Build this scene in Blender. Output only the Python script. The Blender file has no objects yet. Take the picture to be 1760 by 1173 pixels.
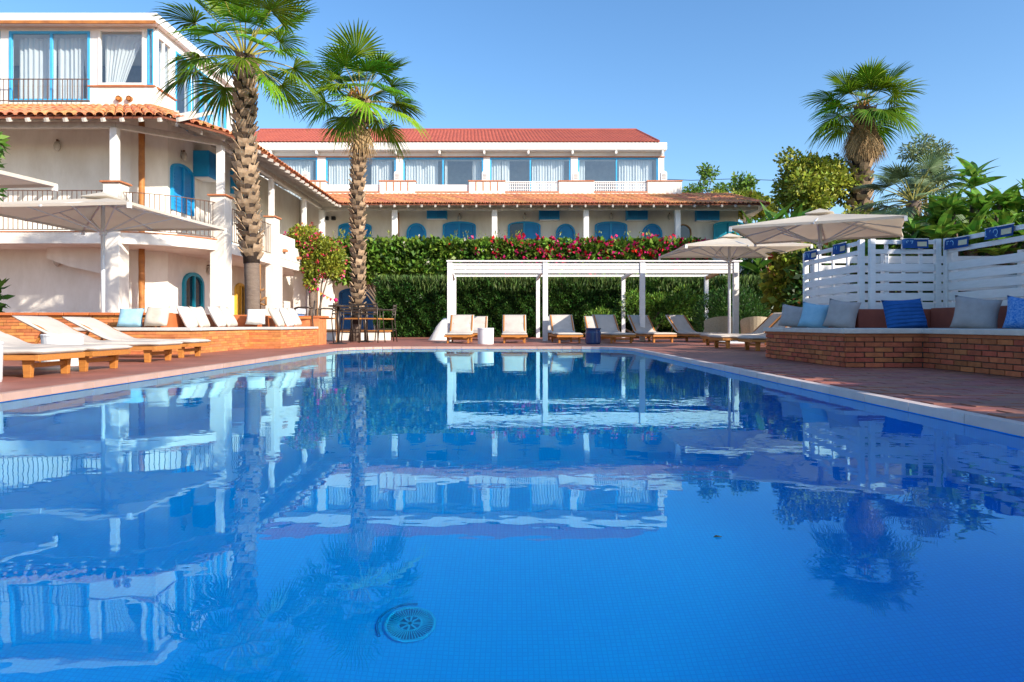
import bpy, bmesh, math, random
import numpy as np
from mathutils import Vector, Matrix

# ------------------------------------------------------------------ camera, sky, sun, exposure
SC = bpy.context.scene
COL = SC.collection
CAMZ = 0.47
cam_data = bpy.data.cameras.new('camera')
cam = bpy.data.objects.new('camera', cam_data)
COL.objects.link(cam)
cam.location = (0, 0, CAMZ)
cam.rotation_euler = (math.radians(90), 0, 0)
cam_data.sensor_width = 36.0
cam_data.lens = 36.0 * 1200 / 1760
cam_data.shift_y = -28.5 / 1760
cam_data.clip_start = 0.05
cam_data.clip_end = 5000
SC.camera = cam

SUN_AZ = math.radians(128)      # from +Y towards +X
SUN_EL = math.radians(27)
world = bpy.data.worlds.new('World')
SC.world = world
world.use_nodes = True
wn = world.node_tree
wn.nodes.clear()
wo = wn.nodes.new('ShaderNodeOutputWorld')
wb = wn.nodes.new('ShaderNodeBackground')
ws = wn.nodes.new('ShaderNodeTexSky')
ws.sky_type = 'NISHITA'
ws.sun_disc = False
ws.sun_elevation = SUN_EL
ws.sun_rotation = SUN_AZ
ws.altitude = 0
ws.air_density = 1.0
ws.dust_density = 0.9
ws.ozone_density = 3.0
wb.inputs['Strength'].default_value = 0.117
whs = wn.nodes.new('ShaderNodeHueSaturation')
whs.inputs['Saturation'].default_value = 1.17
wn.links.new(ws.outputs[0], whs.inputs['Color'])
wn.links.new(whs.outputs[0], wb.inputs['Color'])
wn.links.new(wb.outputs[0], wo.inputs['Surface'])

sd = Vector((math.sin(SUN_AZ) * math.cos(SUN_EL), math.cos(SUN_AZ) * math.cos(SUN_EL), math.sin(SUN_EL)))
sun_data = bpy.data.lights.new('sun', 'SUN')
sun_data.energy = 3.7
sun_data.angle = math.radians(0.5)
sun_data.color = (1.0, 0.915, 0.80)
sun = bpy.data.objects.new('sun', sun_data)
COL.objects.link(sun)
sun.location = sd * 50
sun.rotation_euler = sd.to_track_quat('Z', 'Y').to_euler()

SC.view_settings.view_transform = 'Standard'
SC.view_settings.look = 'None'
SC.view_settings.gamma = 1.0
SC.view_settings.exposure = 1.10
SC.view_settings.use_curve_mapping = False
SC.render.engine = 'CYCLES'
SC.cycles.use_denoising = True
SC.cycles.max_bounces = 8
SC.cycles.transparent_max_bounces = 12
SC.cycles.sample_clamp_indirect = 40.0
SC.cycles.caustics_refractive = True

random.seed(4)
RNG = np.random.default_rng(7)
R = math.radians
PI = math.pi


def at(px, py, Y):
    """point of the place seen at photograph pixel px, py at distance Y"""
    s = 1200.0 / Y
    return Vector(((px - 880) / s, Y, CAMZ + (558 - py) / s))


# ------------------------------------------------------------------ materials
def mat(name, c1, rough=0.7, c2=None, nscale=6.0, rnd=0.0, bump=0.0, bscale=40.0, spec=0.3,
        island=0.0, trans=0.0, metal=0.0, stretch=None, detail=4.0, hue=0.0):
    m = bpy.data.materials.new(name)
    m.use_nodes = True
    nt = m.node_tree
    N, L = nt.nodes, nt.links
    p = N['Principled BSDF']
    p.inputs['Roughness'].default_value = rough
    p.inputs['Specular IOR Level'].default_value = spec
    p.inputs['Metallic'].default_value = metal
    tc = N.new('ShaderNodeTexCoord')
    vec = tc.outputs['Object']
    if stretch:
        mp = N.new('ShaderNodeMapping')
        mp.inputs['Scale'].default_value = stretch
        L.new(vec, mp.inputs[0])
        vec = mp.outputs[0]
    if c2 is None:
        c2 = tuple(x * 0.82 for x in c1)
    if rnd:
        oi = N.new('ShaderNodeObjectInfo')
        add = N.new('ShaderNodeVectorMath')
        add.operation = 'ADD'
        L.new(vec, add.inputs[0])
        mu = N.new('ShaderNodeMath'); mu.operation = 'MULTIPLY'; mu.inputs[1].default_value = 37.0
        L.new(oi.outputs['Random'], mu.inputs[0])
        L.new(mu.outputs[0], add.inputs[1])
        vec = add.outputs[0]
    no = N.new('ShaderNodeTexNoise')
    no.inputs['Scale'].default_value = nscale
    no.inputs['Detail'].default_value = detail
    no.inputs['Roughness'].default_value = 0.6
    L.new(vec, no.inputs['Vector'])
    cr = N.new('ShaderNodeMapRange')
    cr.inputs['From Min'].default_value = 0.3
    cr.inputs['From Max'].default_value = 0.7
    L.new(no.outputs[0], cr.inputs['Value'])
    mx = N.new('ShaderNodeMix'); mx.data_type = 'RGBA'
    mx.inputs['A'].default_value = (*c1, 1)
    mx.inputs['B'].default_value = (*c2, 1)
    L.new(cr.outputs[0], mx.inputs['Factor'])
    col = mx.outputs['Result']

    def var(sock, amt):
        nonlocal col
        mr = N.new('ShaderNodeMapRange')
        mr.inputs['To Min'].default_value = 1 - amt
        mr.inputs['To Max'].default_value = 1 + amt
        L.new(sock, mr.inputs['Value'])
        hs = N.new('ShaderNodeHueSaturation')
        if hue:
            mh = N.new('ShaderNodeMapRange')
            mh.inputs['To Min'].default_value = 0.5 - hue
            mh.inputs['To Max'].default_value = 0.5 + hue
            wn_ = N.new('ShaderNodeTexWhiteNoise'); wn_.noise_dimensions = '1D'
            L.new(sock, wn_.inputs['W'])
            L.new(wn_.outputs['Value'], mh.inputs['Value'])
            L.new(mh.outputs[0], hs.inputs['Hue'])
        L.new(mr.outputs[0], hs.inputs['Value'])
        L.new(col, hs.inputs['Color'])
        col = hs.outputs[0]
    if rnd:
        var(oi.outputs['Random'], rnd)
    if island:
        g = N.new('ShaderNodeNewGeometry')
        var(g.outputs['Random Per Island'], island)
    L.new(col, p.inputs['Base Color'])
    if bump:
        nb = N.new('ShaderNodeTexNoise')
        nb.inputs['Scale'].default_value = bscale
        nb.inputs['Detail'].default_value = 5
        L.new(vec, nb.inputs['Vector'])
        b = N.new('ShaderNodeBump')
        b.inputs['Strength'].default_value = 1.0
        b.inputs['Distance'].default_value = bump
        L.new(nb.outputs[0], b.inputs['Height'])
        L.new(b.outputs[0], p.inputs['Normal'])
    if trans:
        t = N.new('ShaderNodeBsdfTranslucent')
        L.new(col, t.inputs['Color'])
        ms = N.new('ShaderNodeMixShader')
        ms.inputs[0].default_value = trans
        L.new(p.outputs[0], ms.inputs[1])
        L.new(t.outputs[0], ms.inputs[2])
        L.new(ms.outputs[0], N['Material Output'].inputs['Surface'])
    return m


M = {}
M['stucco'] = mat('white stucco', (0.84, 0.795, 0.72), 0.9, (0.68, 0.62, 0.535), 1.6, bump=0.006, bscale=12, spec=0.1, stretch=(1, 1, 0.45), detail=8)
M['white'] = mat('white paint', (0.80, 0.78, 0.75), 0.5, (0.72, 0.70, 0.66), 3.0, bump=0.001, bscale=30, spec=0.3)
M['whitewood'] = mat('white painted boards', (0.80, 0.78, 0.76), 0.55, (0.70, 0.69, 0.67), 5.0, rnd=0.05, bump=0.0015, bscale=18, stretch=(1, 1, 6))
M['rafter'] = mat('weathered white timber', (0.62, 0.58, 0.52), 0.7, (0.45, 0.41, 0.36), 5.0, rnd=0.08)
M['soffit'] = mat('cane soffit', (0.55, 0.49, 0.41), 0.8, (0.38, 0.33, 0.27), 7.0, stretch=(1, 5, 1))
M['paleblue'] = mat('pale blue window paint', (0.07, 0.40, 0.72), 0.4, (0.05, 0.34, 0.64), 3.0)
M['bluepanel'] = mat('blue shutter paint', (0.010, 0.26, 0.60), 0.45, (0.008, 0.21, 0.52), 3.0, rnd=0.08)
M['blue'] = mat('turquoise blue paint', (0.014, 0.33, 0.66), 0.4, (0.012, 0.27, 0.58), 3.0, rnd=0.06, bump=0.0012, bscale=30)
M['deepblue'] = mat('deep blue paint', (0.008, 0.11, 0.36), 0.4, (0.006, 0.085, 0.29), 3.0, bump=0.001)
M['teal'] = mat('teal paint', (0.01, 0.30, 0.42), 0.4, (0.008, 0.24, 0.36), 3.0)
M['yellow'] = mat('yellow paint', (0.7, 0.42, 0.05), 0.5)
M['iron'] = mat('brown iron', (0.16, 0.085, 0.055), 0.6, (0.09, 0.05, 0.035), 8.0)
M['darkmetal'] = mat('dark bronze metal', (0.075, 0.055, 0.042), 0.35, (0.05, 0.038, 0.03), 9.0, metal=0.5, spec=0.5)
M['greymetal'] = mat('pale aluminium', (0.60, 0.63, 0.67), 0.4, (0.54, 0.57, 0.61), 5.0, spec=0.5)
M['tile'] = mat('terracotta roof tile', (0.70, 0.29, 0.13), 0.8, (0.52, 0.19, 0.085), 9.0, rnd=0.2, bump=0.003, bscale=25, hue=0.015)
M['tilebed'] = mat('terracotta tile bed', (0.20, 0.065, 0.035), 0.9)
M['redroof'] = mat('red corrugated roof', (0.40, 0.10, 0.065), 0.75, (0.31, 0.075, 0.055), 1.4, bump=0.002, bscale=20)
M['cap'] = mat('terracotta coping', (0.52, 0.20, 0.09), 0.75, (0.40, 0.15, 0.07), 7.0, rnd=0.1)
M['pipe'] = mat('clay pipe', (0.50, 0.20, 0.05), 0.55, (0.30, 0.11, 0.035), 3.5, stretch=(1, 1, 1.5))
M['brick'] = mat('red brick', (0.50, 0.14, 0.06), 0.85, (0.36, 0.09, 0.042), 14.0, rnd=0.22, bump=0.003, bscale=35, hue=0.012)
M['mortar'] = mat('dark mortar', (0.11, 0.09, 0.08), 0.95, (0.07, 0.058, 0.05), 20.0)
M['thinbrick'] = mat('orange facing brick', (0.58, 0.23, 0.075), 0.85, (0.44, 0.15, 0.05), 10.0, rnd=0.22, bump=0.003, bscale=30, hue=0.012)
M['thinmortar'] = mat('orange mortar', (0.42, 0.19, 0.09), 0.95, (0.33, 0.14, 0.07), 14.0)
M['terra'] = mat('terracotta panel', (0.52, 0.16, 0.05), 0.6, (0.42, 0.12, 0.04), 5.0, rnd=0.08)
M['terradark'] = mat('dark terracotta panel', (0.30, 0.075, 0.045), 0.6, (0.22, 0.055, 0.035), 5.0, rnd=0.12)
M['seat'] = mat('pale stone slab', (0.60, 0.56, 0.51), 0.7, (0.48, 0.45, 0.42), 9.0, bump=0.001, rnd=0.04)
M['coping_warm'] = mat('pale terracotta coping', (0.50, 0.31, 0.24), 0.55, (0.42, 0.26, 0.20), 6.0, rnd=0.08)
M['coping'] = mat('pale coping stone', (0.60, 0.50, 0.46), 0.5, (0.50, 0.42, 0.39), 6.0, rnd=0.06)
M['wood'] = mat('orange teak', (0.50, 0.205, 0.045), 0.5, (0.36, 0.13, 0.03), 9.0, stretch=(1, 8, 8), rnd=0.1)
M['post'] = mat('brown timber', (0.34, 0.17, 0.06), 0.7, (0.22, 0.10, 0.04), 8.0, stretch=(6, 6, 1))
M['cushion'] = mat('beige cushion fabric', (0.55, 0.49, 0.43), 0.95, (0.46, 0.41, 0.36), 5.0, bump=0.0015, bscale=160, rnd=0.05, spec=0.05)
M['pil_beige'] = mat('beige pillow fabric', (0.58, 0.50, 0.42), 0.95, (0.50, 0.43, 0.36), 9.0, bump=0.004, bscale=16, spec=0.05, rnd=0.06)
M['pil_white'] = mat('off white pillow fabric', (0.72, 0.69, 0.64), 0.95, (0.62, 0.60, 0.57), 9.0, bump=0.004, bscale=16, spec=0.05)
M['pil_ltblue'] = mat('pale blue pillow fabric', (0.30, 0.48, 0.58), 0.95, (0.22, 0.40, 0.52), 9.0, bump=0.004, bscale=16, spec=0.05)
M['pil_grey'] = mat('warm grey pillow fabric', (0.40, 0.36, 0.35), 0.95, (0.33, 0.30, 0.29), 9.0, bump=0.005, bscale=14, spec=0.05)
M['canopy'] = mat('cream canopy fabric', (0.79, 0.73, 0.63), 0.9, (0.75, 0.69, 0.60), 2.0, trans=0.48, spec=0.05, bump=0.003, bscale=6)
M['curtain'] = mat('white curtain', (0.86, 0.85, 0.82), 0.9, (0.80, 0.79, 0.77), 3.0, trans=0.3, spec=0.05)
M['plastic'] = mat('white plastic', (0.78, 0.77, 0.75), 0.35, (0.72, 0.71, 0.70), 4.0, spec=0.4)
M['navy'] = mat('navy glazed ceramic', (0.012, 0.05, 0.16), 0.2, (0.01, 0.04, 0.13), 6.0, spec=0.5)
M['skyblue'] = mat('sky blue plastic', (0.12, 0.28, 0.60), 0.4)
M['dark'] = mat('black rubber', (0.02, 0.02, 0.022), 0.6)
M['rattan'] = mat('pale woven rattan', (0.60, 0.50, 0.36), 0.8, (0.42, 0.34, 0.23), 45.0, bump=0.004, bscale=60)
M['lamp'] = mat('frosted lamp glass', (0.55, 0.52, 0.46), 0.25, (0.40, 0.37, 0.32), 10.0, spec=0.5)
M['interior'] = mat('dim interior wall', (0.34, 0.33, 0.33), 0.9)
M['gloss'] = mat('dark door glass', (0.015, 0.03, 0.05), 0.05, spec=0.6)
M['flag'] = mat('blue flag cloth', (0.015, 0.10, 0.33), 0.8, (0.012, 0.06, 0.24), 2.5, trans=0.2)
M['flagpale'] = mat('cream flag print', (0.66, 0.60, 0.40), 0.8)
M['flagcyan'] = mat('pale blue flag print', (0.25, 0.50, 0.72), 0.8)
M['drain'] = mat('pale blue drain plastic', (0.03, 0.52, 0.88), 0.5)
M['sump'] = mat('blue sump', (0.004, 0.22, 0.55), 0.6)  # also colours the painted shadow arc beside the drain
M['bark'] = mat('palm bark', (0.20, 0.15, 0.115), 0.95, (0.13, 0.095, 0.075), 7.0, stretch=(1, 1, 4), bump=0.012, bscale=22)
M['fibre'] = mat('palm fibre with gap shade', (0.050, 0.034, 0.024), 0.95, (0.03, 0.02, 0.015), 14.0, bump=0.01, bscale=30)  # real fibre, taken darker to paint shade between the leaf bases
M['boot'] = mat('palm leaf base', (0.43, 0.305, 0.19), 0.9, (0.23, 0.15, 0.09), 9.0, rnd=0.35, bump=0.003, bscale=40)
M['trunk'] = mat('tree bark', (0.17, 0.125, 0.09), 0.95, (0.10, 0.075, 0.055), 9.0, bump=0.01, bscale=16)
M['frond'] = mat('green palm frond', (0.19, 0.32, 0.012), 0.5, (0.075, 0.19, 0.012), 1.6, rnd=0.45, trans=0.38, spec=0.22, island=0.25, hue=0.025)
M['frondgrey'] = mat('grey green palm frond', (0.15, 0.21, 0.10), 0.5, (0.10, 0.16, 0.065), 1.6, rnd=0.3, trans=0.25, spec=0.4, island=0.25)
M['deadfrond'] = mat('dead palm frond', (0.46, 0.32, 0.17), 0.9, (0.30, 0.19, 0.095), 2.0, rnd=0.3, trans=0.2, island=0.25)
M['petiole'] = mat('palm petiole', (0.30, 0.27, 0.055), 0.6)
M['fruit'] = mat('orange flower stalk', (0.33, 0.13, 0.03), 0.8)


def leafmat(n, c, c2, isl=0.5, tr=0.3, hue=0.03):
    return mat(n, c, 0.5, c2, 0.9, island=isl, trans=tr, spec=0.35, hue=hue, detail=2)


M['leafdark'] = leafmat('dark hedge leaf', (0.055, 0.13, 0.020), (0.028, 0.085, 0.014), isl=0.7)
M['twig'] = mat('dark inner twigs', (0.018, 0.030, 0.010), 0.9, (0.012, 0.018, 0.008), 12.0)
M['leafmid'] = leafmat('mid green leaf', (0.16, 0.27, 0.03), (0.08, 0.165, 0.022), isl=0.6)
M['leafyellow'] = leafmat('yellow green leaf', (0.33, 0.35, 0.04), (0.19, 0.25, 0.03), isl=0.55, hue=0.035)
M['leafgrey'] = leafmat('grey green leaf', (0.20, 0.25, 0.10), (0.14, 0.19, 0.075))
M['leafshoot_sunlit'] = leafmat('sunlit hedge shoot', (0.13, 0.20, 0.05), (0.08, 0.14, 0.03), isl=0.6)  # shoots made paler to paint the sunlit top of the hedge
M['leafbig'] = leafmat('glossy broad leaf', (0.16, 0.30, 0.035), (0.09, 0.20, 0.026))
M['leafbanana'] = leafmat('bright broad leaf', (0.10, 0.22, 0.025), (0.06, 0.15, 0.02), isl=0.35)
M['leafrust'] = leafmat('rust coloured leaf', (0.30, 0.12, 0.05), (0.2, 0.09, 0.04))
M['flower'] = leafmat('magenta flower', (0.74, 0.02, 0.10), (0.62, 0.015, 0.15), isl=0.25, tr=0.35, hue=0.03)
M['flowerred'] = leafmat('coral flower', (0.62, 0.08, 0.05), (0.62, 0.03, 0.10), isl=0.25, tr=0.35, hue=0.05)
M['flowerwhite'] = leafmat('white flower', (0.72, 0.68, 0.60), (0.7, 0.62, 0.56), isl=0.1)


def pillow_stripe():
    m = mat('deep blue ribbed pillow', (0.03, 0.13, 0.38), 0.9, (0.02, 0.095, 0.30), 8.0, spec=0.05)
    nt = m.node_tree
    tc = nt.nodes.new('ShaderNodeTexCoord')
    w = nt.nodes.new('ShaderNodeTexWave')
    w.bands_direction = 'Z'
    w.inputs['Scale'].default_value = 7.0
    w.inputs['Distortion'].default_value = 1.5
    b = nt.nodes.new('ShaderNodeBump')
    b.inputs['Distance'].default_value = 0.012
    nt.links.new(tc.outputs['Object'], w.inputs['Vector'])
    nt.links.new(w.outputs[0], b.inputs['Height'])
    nt.links.new(b.outputs[0], nt.nodes['Principled BSDF'].inputs['Normal'])
    return m


M['pil_blue'] = pillow_stripe()
M['pil_knit'] = mat('blue and white knit pillow', (0.03, 0.16, 0.50), 0.95, (0.20, 0.36, 0.62), 60.0, spec=0.05, detail=1)


def deck_mat(name, c1, c2):
    """terracotta paving: colour per paver and joints, flat relief"""
    m = bpy.data.materials.new(name)
    m.use_nodes = True
    nt = m.node_tree
    N, L = nt.nodes, nt.links
    p = N['Principled BSDF']
    p.inputs['Roughness'].default_value = 0.55
    tc = N.new('ShaderNodeTexCoord')
    br = N.new('ShaderNodeTexBrick')
    br.inputs['Scale'].default_value = 1.0
    br.inputs['Brick Width'].default_value = 0.30
    br.inputs['Row Height'].default_value = 0.15
    br.inputs['Mortar Size'].default_value = 0.004
    br.inputs['Color1'].default_value = (*c1, 1)
    br.inputs['Color2'].default_value = (*c2, 1)
    br.inputs['Mortar'].default_value = (c1[0] * 0.75, c1[1] * 0.75, c1[2] * 0.8, 1)
    L.new(tc.outputs['Object'], br.inputs['Vector'])
    no = N.new('ShaderNodeTexNoise')
    no.inputs['Scale'].default_value = 1.7
    no.inputs['Detail'].default_value = 8
    no.inputs['Roughness'].default_value = 0.7
    L.new(tc.outputs['Object'], no.inputs['Vector'])
    mr = N.new('ShaderNodeMapRange')
    mr.inputs['From Min'].default_value = 0.3
    mr.inputs['From Max'].default_value = 0.7
    mr.inputs['To Min'].default_value = 0.72
    mr.inputs['To Max'].default_value = 1.18
    L.new(no.outputs[0], mr.inputs['Value'])
    hs = N.new('ShaderNodeHueSaturation')
    L.new(mr.outputs[0], hs.inputs['Value'])
    L.new(br.outputs[0], hs.inputs['Color'])
    L.new(hs.outputs[0], p.inputs['Base Color'])
    b = N.new('ShaderNodeBump')
    b.inputs['Distance'].default_value = 0.003
    L.new(no.outputs[0], b.inputs['Height'])
    L.new(b.outputs[0], p.inputs['Normal'])
    return m


M['deck'] = deck_mat('terracotta paving', (0.34, 0.118, 0.078), (0.26, 0.095, 0.066))
M['paver'] = mat('terracotta paver', (0.33, 0.115, 0.076), 0.55, (0.26, 0.093, 0.064), 5.0, rnd=0.14, bump=0.003, bscale=18, hue=0.015)
M['ground'] = mat('dry garden soil', (0.16, 0.12, 0.08), 0.95, (0.10, 0.09, 0.05), 0.6, bump=0.03, bscale=2)


def mosaic_mat():
    m = bpy.data.materials.new('blue glass mosaic')
    m.use_nodes = True
    nt = m.node_tree
    N, L = nt.nodes, nt.links
    p = N['Principled BSDF']
    p.inputs['Roughness'].default_value = 0.35
    tc = N.new('ShaderNodeTexCoord')
    br = N.new('ShaderNodeTexBrick')
    br.offset = 0.0
    br.inputs['Scale'].default_value = 1.0
    br.inputs['Brick Width'].default_value = 0.0175
    br.inputs['Row Height'].default_value = 0.0175
    br.inputs['Mortar Size'].default_value = 0.0022
    br.inputs['Mortar Smooth'].default_value = 0.3
    br.inputs['Color1'].default_value = (0.002, 0.45, 0.95, 1)
    br.inputs['Color2'].default_value = (0.002, 0.41, 0.92, 1)
    br.inputs['Mortar'].default_value = (0.002, 0.36, 0.87, 1)
    L.new(tc.outputs['Object'], br.inputs['Vector'])
    L.new(br.outputs[0], p.inputs['Base Color'])
    return m


M['mosaic'] = mosaic_mat()


def water_mat():
    m = bpy.data.materials.new('pool water')
    m.use_nodes = True
    nt = m.node_tree
    N, L = nt.nodes, nt.links
    N.remove(N['Principled BSDF'])
    tc = N.new('ShaderNodeTexCoord')
    n1 = N.new('ShaderNodeTexNoise')
    n1.inputs['Scale'].default_value = 1.6
    n1.inputs['Detail'].default_value = 2.0
    n1.inputs['Roughness'].default_value = 0.45
    mp = N.new('ShaderNodeMapping')
    mp.inputs['Scale'].default_value = (1.0, 1.25, 1.0)
    L.new(tc.outputs['Object'], mp.inputs[0])
    L.new(mp.outputs[0], n1.inputs['Vector'])
    n2 = N.new('ShaderNodeTexNoise')
    n2.inputs['Scale'].default_value = 11.0
    n2.inputs['Detail'].default_value = 1.0
    L.new(mp.outputs[0], n2.inputs['Vector'])
    mul = N.new('ShaderNodeMath'); mul.operation = 'MULTIPLY'; mul.inputs[1].default_value = 0.15
    L.new(n2.outputs[0], mul.inputs[0])
    add = N.new('ShaderNodeMath'); add.operation = 'ADD'
    L.new(n1.outputs[0], add.inputs[0])
    L.new(mul.outputs[0], add.inputs[1])
    b = N.new('ShaderNodeBump')
    b.inputs['Strength'].default_value = 1.0
    b.inputs['Distance'].default_value = 0.0018
    L.new(add.outputs[0], b.inputs['Height'])
    fr = N.new('ShaderNodeFresnel')
    fr.inputs['IOR'].default_value = 1.33
    L.new(b.outputs[0], fr.inputs['Normal'])
    gl = N.new('ShaderNodeBsdfGlossy')
    gl.inputs['Roughness'].default_value = 0.0
    gl.inputs['Color'].default_value = (0.46, 0.91, 1.0, 1)
    L.new(b.outputs[0], gl.inputs['Normal'])
    rf = N.new('ShaderNodeBsdfRefraction')
    rf.inputs['IOR'].default_value = 1.33
    rf.inputs['Roughness'].default_value = 0.0
    rf.inputs['Color'].default_value = (0.30, 0.98, 1.0, 1)
    L.new(b.outputs[0], rf.inputs['Normal'])
    ms = N.new('ShaderNodeMixShader')
    L.new(fr.outputs[0], ms.inputs[0])
    L.new(rf.outputs[0], ms.inputs[1])
    L.new(gl.outputs[0], ms.inputs[2])
    L.new(ms.outputs[0], N['Material Output'].inputs['Surface'])
    return m


M['water'] = water_mat()


def pane_mat():
    m = bpy.data.materials.new('window glass')
    m.use_nodes = True
    nt = m.node_tree
    N, L = nt.nodes, nt.links
    N.remove(N['Principled BSDF'])
    lw = N.new('ShaderNodeLayerWeight')
    lw.inputs['Blend'].default_value = 0.5
    pw = N.new('ShaderNodeMath'); pw.operation = 'POWER'; pw.inputs[1].default_value = 4.0
    L.new(lw.outputs['Facing'], pw.inputs[0])
    fr = N.new('ShaderNodeMapRange')
    fr.inputs['To Min'].default_value = 0.20
    L.new(pw.outputs[0], fr.inputs['Value'])
    gl = N.new('ShaderNodeBsdfGlossy')
    gl.inputs['Roughness'].default_value = 0.01
    tr = N.new('ShaderNodeBsdfTransparent')
    tr.inputs['Color'].default_value = (0.88, 0.95, 0.98, 1)
    ms = N.new('ShaderNodeMixShader')
    L.new(fr.outputs[0], ms.inputs[0])
    L.new(tr.outputs[0], ms.inputs[1])
    L.new(gl.outputs[0], ms.inputs[2])
    L.new(ms.outputs[0], N['Material Output'].inputs['Surface'])
    return m


M['pane'] = pane_mat()

# ------------------------------------------------------------------ object helpers
WT = {}


def thing(name, label, cat, loc=(0, 0, 0), rotz=0.0, group=None):
    o = bpy.data.objects.new(name, None)
    o.empty_display_size = 0.2
    COL.objects.link(o)
    o.location = loc
    o.rotation_euler = (0, 0, rotz)
    o['label'] = label
    o['category'] = cat
    if group:
        o['group'] = group
    WT[o.name] = Vector(loc)
    return o


def tag(o, label, cat, group=None):
    o['label'] = label
    o['category'] = cat
    if group:
        o['group'] = group
    return o


def link_mesh(name, me, parent=None, kind=None, local=False, label=None):
    o = bpy.data.objects.new(name, me)
    COL.objects.link(o)
    WT[o.name] = Vector((0, 0, 0))
    if parent is not None:
        o.parent = parent
        if not local:
            o.location = -WT.get(parent.name, Vector((0, 0, 0)))
    if kind:
        o['kind'] = kind
    if label:
        o['label'] = label
    return o


def piece(name, me, parent, loc, rot=None, scale=None):
    """a shared-mesh part placed at world point loc under an unrotated parent"""
    o = bpy.data.objects.new(name, me)
    COL.objects.link(o)
    o.parent = parent
    o.location = Vector(loc) - WT.get(parent.name, Vector((0, 0, 0)))
    if rot is not None:
        if isinstance(rot, Matrix):
            o.rotation_euler = rot.to_euler()
        else:
            o.rotation_euler = rot
    if scale:
        o.scale = scale
    WT[o.name] = Vector(loc)
    return o


def dup(root, loc, rotz, label=None, group=None, scale=None):
    r = root.copy()
    COL.objects.link(r)
    r.location = loc
    r.rotation_euler = (0, 0, rotz)
    if scale:
        r.scale = scale
    if label:
        r['label'] = label
    if group:
        r['group'] = group

    def rec(src, dst):
        for ch in list(src.children):
            c = ch.copy()
            COL.objects.link(c)
            c.parent = dst
            rec(ch, c)
    rec(root, r)
    return r


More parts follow.
